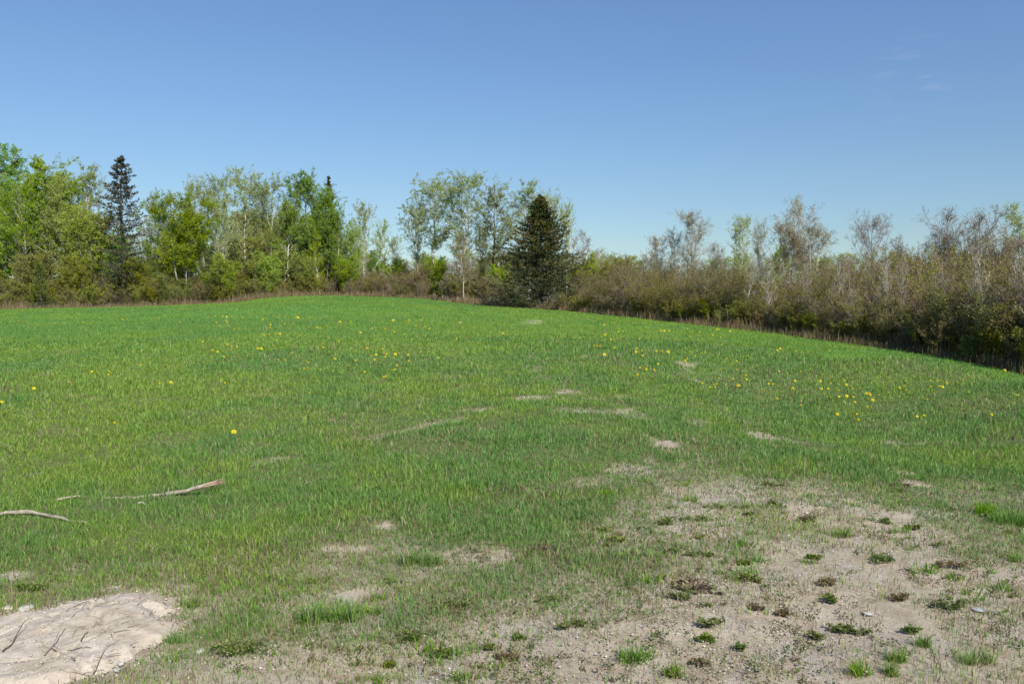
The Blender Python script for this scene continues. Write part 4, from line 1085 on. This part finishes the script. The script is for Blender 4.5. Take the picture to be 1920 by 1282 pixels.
def tuft_mesh(seed, w, h, n, mat, ell=0.6, bw=0.004, lean=0.8):
    rng = np.random.RandomState(seed)
    c, rad, hs = lobes(rng, w, n)
    r = rad * rng.rand(n) ** 0.6 * 0.7; a = rng.uniform(0, 6.283, n)
    x = c[:, 0] + r * np.cos(a); y = c[:, 1] + r * np.sin(a) * ell
    hh = h * rng.uniform(0.3, 1.15, n) * (0.55 + 0.5 * hs)
    la = a + rng.normal(size=n) * 0.7; lm = hh * lean * rng.uniform(0.1, 1.0, n)
    V, Q, T = blade_geo(x, y, np.zeros(n) - 0.01, hh, bw * rng.uniform(0.7, 1.4, n), rng.uniform(0, 3.14, n), lm * np.cos(la), lm * np.sin(la), 2)
    rr = rng.rand(n)
    return make_mesh('grass_tuft', V, [Q, T], [mat], fattr={'rnd': np.concatenate([rr, rr]), 'tip': np.zeros(2 * n)})
def lobes(rng, w, n, ell=0.55):
    """a ragged mat: a few unequal sub-clumps strung out in a random direction"""
    k = rng.randint(3, 6); a = rng.uniform(-0.6, 0.6)
    c = np.stack([rng.uniform(-0.27, 0.27, k) * w, rng.normal(size=k) * 0.07 * w], -1)
    c = np.stack([c[:, 0] * math.cos(a) - c[:, 1] * math.sin(a), (c[:, 0] * math.sin(a) + c[:, 1] * math.cos(a)) * ell * 1.5], -1)
    wt = rng.dirichlet(np.ones(k) * 1.5); i = rng.choice(k, n, p=wt)
    return c[i], (0.10 + 0.55 * wt[i]) * w, 0.45 + 1.1 * wt[i]
def weed_mesh(seed, w, h, stems, mat, leaf=0.014, per=26):
    """ferny mat: low arching stalks set with many small leaflets"""
    rng = np.random.RandomState(seed); g_ = Geo()
    n = 6; t = np.linspace(0, 1, n)
    c, rad, hs = lobes(rng, w, stems)
    a = rng.uniform(0, 6.283, stems); ln_ = rad * rng.uniform(0.3, 1.15, stems) * 0.8; hh = h * rng.uniform(0.3, 1.1, stems) * hs
    P = np.zeros((stems, n, 3))
    P[:, :, 0] = c[:, 0:1] + np.cos(a)[:, None] * ln_[:, None] * t; P[:, :, 1] = c[:, 1:2] + np.sin(a)[:, None] * ln_[:, None] * t * 0.75
    P[:, :, 2] = -0.008 + hh[:, None] * np.sin(t * np.pi * 0.72)[None] ** 0.9
    g_.tubes(P, np.full((stems, n), 0.0012), 3, 0, 0.2)
    C = along(P, per, rng, 0.12)
    ax = np.repeat(P[:, -1] - P[:, 0], per, axis=0); ax /= np.linalg.norm(ax, axis=1, keepdims=True)
    side = np.cross(ax, np.array([0, 0, 1.0])) * np.where(rng.rand(len(C)) < 0.5, 1, -1)[:, None]
    g_.leaves(C, leaf, rng, 0, aspect=0.40, axis=side + ax * 0.6)
    return g_.mesh('weed_leaves', [mat])
def at_ground(px, py):
    x, y, z = on_ground(px, py); return x, y, z
WEEDS = [  # kind, px, py (middle of foot), width px, label
 ('cushion', 1141, 928, 56, 'bright green mossy cushion where the lawn meets the bare ground'),
 ('weed', 1232, 982, 60, 'dark weed at the upper left end of the bare ground'),
 ('weed', 1127, 996, 38, 'small dark weed below the bright mossy cushion'),
 ('purple', 1024, 1034, 62, 'brownish-green weed mat left of the bare ground'),
 ('weed', 1398, 966, 26, 'tiny weed at the top edge of the bare ground'),
 ('purple', 1510, 976, 46, 'dark low weed on the left rim of the pale sandy patch'),
 ('tuft', 1565, 1004, 88, 'spreading green grass tuft just below the pale sandy patch'),
 ('weed', 1671, 981, 42, 'left one of the two round weeds on the pale sandy patch'),
 ('weed', 1713, 991, 44, 'right one of the two round weeds on the pale sandy patch'),
 ('tall', 1886, 982, 105, 'tall bright green grass clump at the right edge of the photo'),
 ('tall', 1845, 962, 60, 'smaller bright grass clump joined to the left of the tall one at the right edge'),
 ('weed', 1525, 1046, 38, 'small round green weed in the middle of the bare ground'),
 ('weed', 1656, 1054, 86, 'long flat green weed mat below the two round weeds'),
 ('purple', 1781, 1061, 80, 'dark brownish weed mat right of the long green one'),
 ('weed', 1412, 1086, 62, 'green rosette weed left of the purple-brown one'),
 ('purple', 1558, 1095, 66, 'purple-brown spiky weed in the middle of the bare ground'),
 ('weed', 1311, 1042, 46, 'dark weed on the left rim of the bare ground'),
 ('weed', 1259, 1036, 40, 'green weed next to the left of the dark one on the rim'),
 ('weed', 1393, 1058, 40, 'thin dark weed above the green rosette'),
 ('purple', 1283, 1092, 60, 'brown withered weed at the left of the bare ground'),
 ('weed', 1767, 1139, 82, 'wide green weed above the lower right corner'),
 ('weed', 1335, 1168, 60, 'dark green bushy weed near the bottom middle-right'),
 ('weed', 1592, 1184, 96, 'long trailing green weed in the lower bare ground'),
 ('weed', 1527, 1194, 46, 'small weed left of the long trailing one'),
 ('weed', 1072, 1172, 56, 'rounded green weed at the lower middle'),
 ('tuft', 1201, 1232, 116, 'large coarse grass tuft at the bottom, left of the sandy ground'),
 ('purple', 1311, 1244, 42, 'dark spidery weed right of the large coarse tuft'),
 ('tuft', 1263, 1264, 30, 'tiny green tuft at the bottom right of the large coarse tuft'),
 ('weed', 1383, 1215, 22, 'tiny weed sprig on the lower sandy ground'),
 ('purple', 1417, 1141, 42, 'thin reddish weed below the green rosette'),
 ('purple', 1462, 1152, 36, 'dull brown weed next to the right of the thin reddish one'),
 ('weed', 1707, 1184, 42, 'flat weed right of the long trailing one'),
 ('tuft', 1728, 1208, 36, 'thin tuft below the flat weed at lower right'),
 ('tuft', 1675, 1236, 52, 'loose green tuft in the lower right'),
 ('tuft', 1599, 1262, 58, 'green tuft at the bottom edge, right of the middle of the sand'),
 ('tuft', 1666, 1262, 40, 'small tuft at the bottom edge beside the loose one'),
 ('tuft', 1838, 1236, 104, 'wide thin grass tuft in the lower right corner'),
 ('tuft', 1905, 1050, 34, 'small tuft at the right edge above the corner'),
 ('purple', 1690, 1121, 42, 'reddish weed sprig left of the wide green weed'),
 ('weed', 1563, 1127, 28, 'small weed below the purple-brown spiky one'),
 ('weed', 1283, 1120, 52, 'olive weed beneath the brown withered one'),
 ('weed', 1326, 1200, 42, 'thin weed beneath the dark green bushy one'),
 ('weed', 844, 1138, 78, 'dark ferny weed in the lower middle'),
 ('weed', 758, 1196, 84, 'broad-leaved olive weed right of the big green tuft'),
 ('tuft', 698, 1150, 54, 'green tuft at the right side of the big green tuft'),
 ('tall', 615, 1165, 120, 'big lush green tuft in the lower left middle'),
 ('weed', 841, 1232, 44, 'small spiky weed on the gravel in the lower middle'),
 ('weed', 731, 1248, 34, 'low weed on the gravel at the bottom left of the spiky one'),
 ('weed', 966, 1196, 36, 'small weed on the gravel, right of the middle'),
 ('weed', 916, 1215, 30, 'tiny green weed left of the small gravel weed'),
 ('purple', 952, 1233, 46, 'dead brown branched weed on the gravel'),
 ('tall', 790, 1058, 100, 'tall pale-green grass tuft in the thin sward'),
 ('weed', 65, 1106, 86, 'dark green leafy weed above the cracked earth slab'),
 ('weed', 455, 1225, 130, 'large dark sprawling weed at the lower left'),
 ('tuft', 357, 1132, 90, 'bright grass tuft at the right tip of the cracked earth slab'),
 ('tuft', 322, 1205, 60, 'grass tuft against the lower right side of the cracked slab'),
 ('weed', 211, 1230, 38, 'little green weed growing out of the cracked slab'),
]
for j, (k, px, py, wp, lab) in enumerate(WEEDS):
    x, y, z = at_ground(px, py)
    w = wp / FPX * math.hypot(y, 1.6)
    if k == 'tall': me = tuft_mesh(900 + j, w, 0.12, int(260 + 900 * w), M['tuft_bright'] if px > 1700 else M['tuft'], bw=0.0036, lean=0.85)
    elif k == 'tuft': me = tuft_mesh(900 + j, w, 0.075, int(110 + 500 * w), M['tuft'], bw=0.0033, lean=1.0)
    elif k == 'cushion': me = tuft_mesh(900 + j, w, 0.05, 900, M['tuft_bright'], bw=0.004, lean=0.5)
    else:
        me = weed_mesh(900 + j, w * 1.1, min(0.045, 0.016 + w * 0.09), int(16 + 95 * w), M['weed'] if k == 'weed' else M['weed_purple'], leaf=0.015, per=20)
        z += 0.005
    nm = {'tall': 'grass_clump', 'tuft': 'grass_tuft', 'cushion': 'moss_cushion'}.get(k, 'weed_plant')
    o = link(nm, me); o.location = (x, y, z)
    tag(o, lab, {'tall': 'grass clump', 'tuft': 'grass tuft', 'cushion': 'moss'}.get(k, 'weed'), 'weeds and tufts on the bare ground')
small = [tuft_mesh(1200 + i, 0.10, 0.045, 60, M['tuft'], bw=0.003, lean=1.1) for i in range(4)] + [weed_mesh(1210 + i, 0.11, 0.022, 22, (M['weed'], M['weed'], M['weed_purple'])[i], leaf=0.012, per=14) for i in range(3)]
xs, ys = sample_wedge(2400, 3.5, 9.5, 1.2, 0.60)
c0 = cover(xs, ys); ok = (c0 < 0.7) & (c0 > 0.02) & (poly_sd(SLAB, xs, ys) < -0.05) & (fbm(xs, ys, 0.7, 3, 72) + 0.2 * c0 > 0.52)
xs, ys = xs[ok][:290], ys[ok][:290]
zs_ = tz(xs, ys)
for j in range(len(xs)):
    kk = rt.choice([0, 1, 2, 3, 0, 1, 2, 3, 4, 5, 6])
    o = link('grass_tuft' if kk < 4 else 'weed_plant', small[kk]); o.location = (xs[j], ys[j], zs_[j])
    q = 0.35 + 2.1 * rt.random() ** 2.6; o.scale = (q * rt.uniform(0.8, 1.4), q, q * rt.uniform(0.6, 1.1)); o.rotation_euler = (0, 0, rt.uniform(-0.5, 0.5) + rt.choice([0, math.pi]))
    if kk < 4: tag(o, 'small wisp of grass among the many dotted over the bare ground', 'grass tuft', 'small grass wisps on the bare ground')
    else: tag(o, 'small flat weed among the many dotted over the bare ground', 'weed', 'small flat weeds on the bare ground')
# seedlings too small to tell apart: one mass
n = 2600
x, y = sample_wedge(n * 4, 2.8, 9, 1.2)
c0 = cover(x, y); ok = (c0 < 0.62) & (poly_sd(SLAB, x, y) < -0.03) & (fbm(x, y, 0.35, 3, 71) * 0.5 + fbm(x, y, 1.3, 2, 46) * 0.5 > 0.53)
x, y = x[ok][:n], y[ok][:n]
rr = np.random.RandomState(3)
per = 11
X = np.repeat(x, per); Yv = np.repeat(y, per)
g_ = Geo()
sz = np.repeat(rr.uniform(0.5, 1.6, len(x)), per)
C = np.stack([X + rr.normal(size=len(X)) * 0.014 * sz, Yv + rr.normal(size=len(X)) * 0.012 * sz, tz(X, Yv) + rr.uniform(0.0, 0.018, len(X)) * sz], -1)
g_.leaves(C, 0.017, rr, 0, rnd=np.repeat(rr.rand(len(x)), per), aspect=0.4)
M['seedling'] = leaf_mat('seedling_leaf', [(0, (0.05, 0.08, 0.02)), (0.6, (0.11, 0.15, 0.03)), (0.75, (0.15, 0.11, 0.06)), (1, (0.22, 0.17, 0.10))], 0.25, vary=False)
tag(link('seedlings', g_.mesh('seedlings', [M['seedling']])), 'tiny seedlings and dead leaflets dotting the bare earth', 'seedlings', kind='stuff')

# ------------------------------------------------------------------ gravel
x, y = sample_wedge(84000, 2.7, 9.5, 1.5)
c0 = cover(x, y); ok = (c0 < 0.55) & (fbm(x, y, 0.8, 3, 81) + rg.uniform(-0.25, 0.1, len(x)) > 0.42); x, y = x[ok], y[ok]
n = len(x)
sz = 0.0020 + 0.0040 * rg.rand(n) ** 4 + np.where(rg.rand(n) < 0.0005, 0.006, 0)
J = IV[None] * (0.75 + 0.5 * rg.rand(n, 12, 1)) * sz[:, None, None] * np.stack([rg.uniform(0.8, 1.5, n), rg.uniform(0.8, 1.3, n), rg.uniform(0.45, 0.8, n)], -1)[:, None, :]
V = J + np.stack([x, y, tz(x, y) + sz * 0.2], -1)[:, None, :]
F = (IF[None] + (np.arange(n) * 12)[:, None, None]).reshape(-1, 3)
M['stone'] = leaf_mat('gravel_stone', [(0, (0.26, 0.22, 0.17)), (0.6, (0.42, 0.38, 0.31)), (0.93, (0.54, 0.50, 0.44)), (1, (0.64, 0.62, 0.58))], 0, rough=0.85, vary=False)
me = make_mesh('gravel', V.reshape(-1, 3), [F], [M['stone']], fattr={'rnd': np.repeat(rg.rand(n), 20)})
tag(link('gravel', me), 'fine grey gravel scattered over the bare earth', 'gravel', kind='stuff')
def rock(px, py, wp, lab, seed, colr=(0.45, 0.43, 0.40), flat=0.5, sub=2, nm='stone', catg='stone'):
    rng = np.random.RandomState(seed)
    import bmesh
    bm = bmesh.new(); bmesh.ops.create_icosphere(bm, subdivisions=3, radius=1.0)
    x, y, z = on_ground(px, py); r = wp / 2 / FPX * math.hypot(y, 1.6)
    off = rng.rand(3) * 20
    for v in bm.verts:
        c_ = v.co
        k = 0.72 + 0.5 * float(fbm(np.array([c_.x * 1.2 + off[0] + c_.z]), np.array([c_.y * 1.2 + off[1] - c_.z * 0.7]), 0.9, 3, seed)[0])
        v.co = Vector((c_.x * k * r, c_.y * k * r * 0.8, c_.z * k * r * flat))
    me = bpy.data.meshes.new(nm); bm.to_mesh(me); bm.free()
    for p in me.polygons: p.use_smooth = True
    m, nt, out = mat_new(nm + '_surface')
    c = ramp(nt, noise(nt, 60, 5, 0.65), [(0.3, tuple(a * 0.65 for a in colr)), (0.7, tuple(min(1, a * 1.2) for a in colr))])
    b = N_(nt, 'ShaderNodeBsdfPrincipled'); b.inputs['Roughness'].default_value = 0.9; nt.links.new(c, b.inputs['Base Color'])
    bp = N_(nt, 'ShaderNodeBump'); bp.inputs['Strength'].default_value = 0.5; bp.inputs['Distance'].default_value = 0.004
    nt.links.new(noise(nt, 120, 4, 0.7), bp.inputs['Height']); nt.links.new(bp.outputs[0], b.inputs['Normal'])
    nt.links.new(b.outputs[0], out.inputs['Surface']); me.materials.append(m)
    o = link(nm, me); o.location = (x, y, z + r * flat * 0.25); o.rotation_euler = (0, 0, rng.uniform(0, 6))
    tag(o, lab, catg)
    return o
rock(1513, 962, 8, 'small white stone on the left of the pale sandy patch', 1, (0.5, 0.49, 0.46))
rock(1835, 1143, 24, 'flat bluish stone in the bare ground at right', 2, (0.30, 0.32, 0.34), 0.2)
rock(1629, 1150, 18, 'flat pale stone in the middle of the bare ground', 3, (0.40, 0.38, 0.35), 0.2)
rock(376, 1222, 16, 'grey stone at the lower right of the cracked slab', 4, (0.36, 0.34, 0.31), 0.6)
rock(219, 1256, 14, 'grey pebble below the cracked slab', 5, (0.33, 0.31, 0.29), 0.6)
rock(226, 1245, 12, 'pale pebble touching the grey pebble below the cracked slab', 6, (0.38, 0.36, 0.33), 0.6)
rock(48, 1140, 30, 'flat pale-green stone on the upper rim of the cracked slab', 7, (0.40, 0.39, 0.32), 0.3)
rock(15, 1140, 22, 'flat tan stone at the left end of the slab rim', 8, (0.38, 0.34, 0.26), 0.3)

# ------------------------------------------------------------------ sun-baked earth slab, lower left
sx = np.arange(-3.6, -1.25, 0.010); sy = np.arange(2.9, 4.45, 0.010)
SX, SY = np.meshgrid(sx, sy)
sd = poly_sd(SLAB, SX, SY) + (fbm(SX, SY, 0.11, 4, 91) - 0.5) * 0.13
# voronoi cracks
rv = np.random.RandomState(12)
pts = np.stack([rv.uniform(-3.8, -1.0, 42), rv.uniform(2.7, 4.6, 42)], -1)
wx = SX + (fbm(SX, SY, 0.22, 3, 92) - 0.5) * 0.25; wy = SY + (fbm(SX, SY, 0.22, 3, 93) - 0.5) * 0.25
dd = np.sort(np.hypot(wx[..., None] - pts[:, 0], (wy[..., None] - pts[:, 1]) * 1.3), axis=2)
crack = (1 - ss(0.0, 0.011, dd[..., 1] - dd[..., 0])) * ss(0.50, 0.58, fbm(SX, SY, 0.5, 2, 94))
topz = 0.038 + (fbm(SX, SY, 0.5, 2, 95) - 0.5) * 0.03 + (fbm(SX, SY, 0.16, 4, 96) - 0.5) * 0.011 + (fbm(SX, SY, 0.07, 4, 98) - 0.5) * 0.022 + (fbm(SX, SY, 0.02, 2, 97) - 0.5) * 0.005
SZ = tz(SX, SY) - 0.03 + (topz + 0.03) * ss(-0.02, 0.08, sd) ** 0.7 - crack * 0.022 * ss(0.0, 0.05, sd)
ny_, nx_ = SX.shape
idx = np.arange(nx_ * ny_).reshape(ny_, nx_)
Fq = np.stack([idx[:-1, :-1], idx[:-1, 1:], idx[1:, 1:], idx[1:, :-1]], -1).reshape(-1, 4)
keep = (sd.ravel()[Fq].max(axis=1) > -0.03)
m, nt, out = mat_new('baked_earth')
c = ramp(nt, noise(nt, 14, 6, 0.65), [(0.28, (0.310, 0.265, 0.205)), (0.5, (0.427, 0.375, 0.302)), (0.72, (0.514, 0.465, 0.389))])
c = mix(nt, mrange(nt, noise(nt, 90, 4, 0.7), 0.56, 0.72, 0, 0.7), c, (0.24, 0.18, 0.11))
c = mix(nt, mrange(nt, noise(nt, 30, 2, 0.5), 0.66, 0.70, 0, 0.6), c, (0.36, 0.37, 0.37))
c = mix(nt, mrange(nt, noise(nt, 3.5, 3, 0.5), 0.45, 0.7, 0, 0.45), c, (0.34, 0.27, 0.18))
b = N_(nt, 'ShaderNodeBsdfPrincipled'); b.inputs['Roughness'].default_value = 0.95; b.inputs['Specular IOR Level'].default_value = 0.1
nt.links.new(c, b.inputs['Base Color'])
bp = N_(nt, 'ShaderNodeBump'); bp.inputs['Strength'].default_value = 0.8; bp.inputs['Distance'].default_value = 0.008
nt.links.new(noise(nt, 60, 5, 0.7), bp.inputs['Height']); nt.links.new(bp.outputs[0], b.inputs['Normal']); nt.links.new(b.outputs[0], out.inputs['Surface'])
me = make_mesh('earth_slab', np.stack([SX, SY, SZ], -1).reshape(-1, 3), [Fq[keep]], [m], smooth=True)
o = link('earth_slab', me); tag(o, 'raised slab of pale sun-baked cracked earth in the lower left corner', 'earth slab')
def slab_z(x, y):
    i = int(np.clip((x - sx[0]) / 0.010, 0, nx_ - 1)); j = int(np.clip((y - sy[0]) / 0.010, 0, ny_ - 1))
    return float(max(SZ[j, i], tzs(x, y)))
# crumbs and straw on the slab
n = 9000
x = rg.uniform(-3.4, -1.1, n); y = rg.uniform(2.8, 4.5, n)
ok = poly_sd(SLAB, x, y) > -0.22 * rg.rand(n) ** 1.5; x, y = x[ok], y[ok]; n = len(x)
szc = 0.0015 + 0.007 * rg.rand(n) ** 7
zz = np.array([slab_z(a_, b_) for a_, b_ in zip(x, y)])
J = IV[None] * (0.7 + 0.6 * rg.rand(n, 12, 1)) * szc[:, None, None] * np.array([1.2, 1.0, 0.7])
V = J + np.stack([x, y, zz + szc * 0.3], -1)[:, None, :]
F = (IF[None] + (np.arange(n) * 12)[:, None, None]).reshape(-1, 3)
tag(link('crumbs', make_mesh('crumbs', V.reshape(-1, 3), [F], [m])), 'loose crumbs of dry earth strewn over the cracked slab', 'crumbs', kind='stuff')
n = 650
x = rg.uniform(-3.4, -1.4, n); y = rg.uniform(2.9, 4.3, n)
ok = (poly_sd(SLAB, x, y) > -0.04) & (fbm(x, y, 0.4, 3, 99) + 0.12 * (x < -1.9) > 0.50); x, y = x[ok], y[ok]; n = len(x)
zz = np.array([slab_z(a_, b_) for a_, b_ in zip(x, y)])
ln2 = rg.uniform(0.015, 0.07, n); an = rg.normal(0.75, 0.8, n)
P0 = np.stack([x, y, zz + 0.004], -1); P1 = P0 + np.stack([np.cos(an) * ln2, np.sin(an) * ln2, rg.uniform(-0.1, 0.45, n) * ln2 * 0.6 + 0.003], -1)
g_ = Geo(); g_.ribbons(np.stack([P0, (P0 + P1) / 2 + rg.normal(size=(n, 3)) * 0.002, P1], 1), np.broadcast_to(np.array([0.0016, 0.0016, 0.0008]), (n, 3)).copy(), rg, 0, rg.rand(n) * 0.79)
tag(link('straw', g_.mesh('straw', [M['dry']])), 'dry straw scraps lying on the cracked slab', 'straw', kind='stuff')
rock(45, 1272, 34, 'rounded pale earth clod at the bottom left', 9, (0.42, 0.35, 0.25), 0.55, nm='earth_clod', catg='clod')
rock(92, 1268, 42, 'bigger rounded pale earth clod beside the bottom left one', 10, (0.45, 0.38, 0.28), 0.55, nm='earth_clod', catg='clod')

# ------------------------------------------------------------------ fallen branches, twigs, straw
M['wood_grey'] = bark_mat('weathered_wood', (0.16, 0.13, 0.10), (0.44, 0.37, 0.28), 40, stretch=(0.6, 0.6, 0.6), obj_var=0.05)
M['wood_red'] = bark_mat('split_red_wood', (0.20, 0.13, 0.085), (0.42, 0.29, 0.20), 50, stretch=(0.6, 0.6, 0.6), obj_var=0.05)
def lie(pix, lift):
    out_ = []
    for (px, py), l in zip(pix, lift if hasattr(lift, '__len__') else [lift] * len(pix)):
        x, y, z = on_ground(px, py); out_.append([x * (1 - l / CAMZ), y * (1 - l / CAMZ), tzs(x, y) + l])
    return out_
def dense(P, n, wob=0.004, seed=0):
    P = np.array(P, float); d = np.concatenate([[0], np.cumsum(np.linalg.norm(np.diff(P, axis=0), axis=1))])
    s = np.linspace(0, d[-1], n); Q = np.stack([np.interp(s, d, P[:, k]) for k in range(3)], -1)
    return Q + np.random.RandomState(seed).normal(size=Q.shape) * wob
# near one, cut by the left edge
P = dense(lie([(-60, 975), (0, 962), (45, 958), (95, 966), (130, 975), (158, 980), (190, 986)], [0.045, 0.045, 0.045, 0.04, 0.03, 0.015, 0.0]), 18, 0.003, 1)
stick('fallen_branch', P, 0.017 + 0.004 * np.sin(np.arange(18) * 1.3) * np.linspace(1, .4, 18) - np.linspace(0, 0.010, 18), M['wood_grey'], 'bleached crooked branch lying in the grass, cut by the left edge', 'branch', 8)
# long one with a splintered end
root = empty('fallen_branch', tuple(lie([(105, 934)], 0.02)[0]))
tag(root, 'long thin dead branch in the grass with a splintered reddish right end', 'branch')
P = dense(lie([(104, 936), (135, 930), (170, 934), (210, 933), (255, 933), (300, 928), (340, 921), (372, 913), (405, 905)], [0.03, 0.03, -0.01, 0.015, 0.018, 0.01, 0.035, 0.065, 0.09]), 24, 0.003, 2)
b0 = np.array(root.location); g_ = Geo()
g_.tubes((P - b0)[None], (0.0125 + 0.002 * np.sin(np.arange(24) * 1.9) + np.linspace(-0.003, 0.003, 24))[None], 8)
link('branch_wood', g_.mesh('branch_wood', [M['wood_grey']], smooth=True), root)
g_ = Geo(); e0 = P[-1] - b0; dv = P[-1] - P[-3]; dv /= np.linalg.norm(dv); rs = np.random.RandomState(4)
for k in range(9):
    o_ = rs.normal(size=3) * 0.007; ln_ = rs.uniform(0.02, 0.075)
    q = np.array([e0 - dv * 0.09 + o_, e0 + dv * 0.0 + o_ * 1.3, e0 + dv * ln_ + o_ * 1.8 + rs.normal(size=3) * 0.004])
    g_.tubes(q[None], np.array([[0.0055, 0.005, 0.0008]]), 4)
link('splintered_end', g_.mesh('splintered_end', [M['wood_red']]), root)
def twig(pix, r, mat, lab, lift=0.02, slab=True):
    P = []
    stand = (not slab) and hasattr(lift, '__len__')
    for k, (px, py) in enumerate(pix):
        if stand: py = pix[0][1]
        x, y, z = on_ground(px, py); l = lift[k] if hasattr(lift, '__len__') else lift
        P.append([x, y, (slab_z(x, y) if slab else tzs(x, y)) + l])
    P = dense(P, 7, 0.002, len(lab)); rr_ = np.linspace(r, r * 0.5, 7) * (0.65 if slab else 1.0)
    return stick('twig', P, rr_, mat, lab, 'twig', 5)
twig([(6, 1236), (24, 1222), (48, 1197)], 0.0045, M['bark_dark'], 'dark twig on the cracked slab at far left', [0.004, 0.01, 0.05])
twig([(84, 1241), (98, 1228), (124, 1202)], 0.005, M['wood_grey'], 'pale straight twig leaning on the middle of the slab', [0.004, 0.012, 0.06])
twig([(98, 1226), (118, 1238), (140, 1252)], 0.0085, M['dry'] if False else M['wood_grey'], 'broad yellowish straw piece under the leaning pale twig', 0.008)
twig([(128, 1236), (150, 1232), (172, 1230)], 0.003, M['bark_dark'], 'thin dark twig right of the yellowish straw piece', 0.006)
twig([(168, 1275), (186, 1255), (203, 1232)], 0.0042, M['wood_grey'], 'long pale stalk leaning at the lower side of the slab', [0.004, 0.02, 0.03])
twig([(112, 1270), (150, 1266), (196, 1256)], 0.003, M['wood_grey'], 'thin pale stalk lying flat at the bottom left', 0.008)
twig([(152, 1218), (158, 1210), (165, 1203)], 0.004, M['bark_dark'], 'short dark twig in a crack of the slab', 0.006)
twig([(176, 1134), (184, 1128), (190, 1123)], 0.0032, M['wood_grey'], 'short straw bit on the upper rim of the slab', 0.012)
twig([(310, 942), (313, 930), (316, 914), (317, 905)], 0.004, M['bark_white'], 'short white stalk sticking up beside the long dead branch', [0.0, 0.04, 0.08, 0.11], slab=False)
twig([(260, 955), (268, 962), (273, 974)], 0.0045, M['bark_white'], 'small curved pale stalk below the long dead branch', [0.05, 0.055, 0.03], slab=False)
twig([(48, 908), (62, 904), (80, 902)], 0.003, M['wood_grey'], 'thin dry stalk in the grass above the bleached branch', 0.07, slab=False)
twig([(0, 846), (12, 852), (24, 858)], 0.004, M['wood_grey'], 'dry grey stalk in the grass at the left edge', 0.09, slab=False)
twig([(305, 842), (320, 850), (334, 857)], 0.0045, M['wood_grey'], 'dry tan stalk lying in the meadow above the long branch', 0.08, slab=False)
twig([(1061, 735), (1055, 722), (1065, 704), (1072, 712)], 0.004, M['wood_grey'], 'curled dead stalk standing on the small bare mound in the meadow', [0, 0.08, 0.2, 0.16], slab=False)
twig([(960, 728), (952, 712), (943, 700)], 0.003, M['wood_grey'], 'leaning dead stalk left of the small bare mound', [0, 0.08, 0.2], slab=False)
print('objects', len(bpy.data.objects))
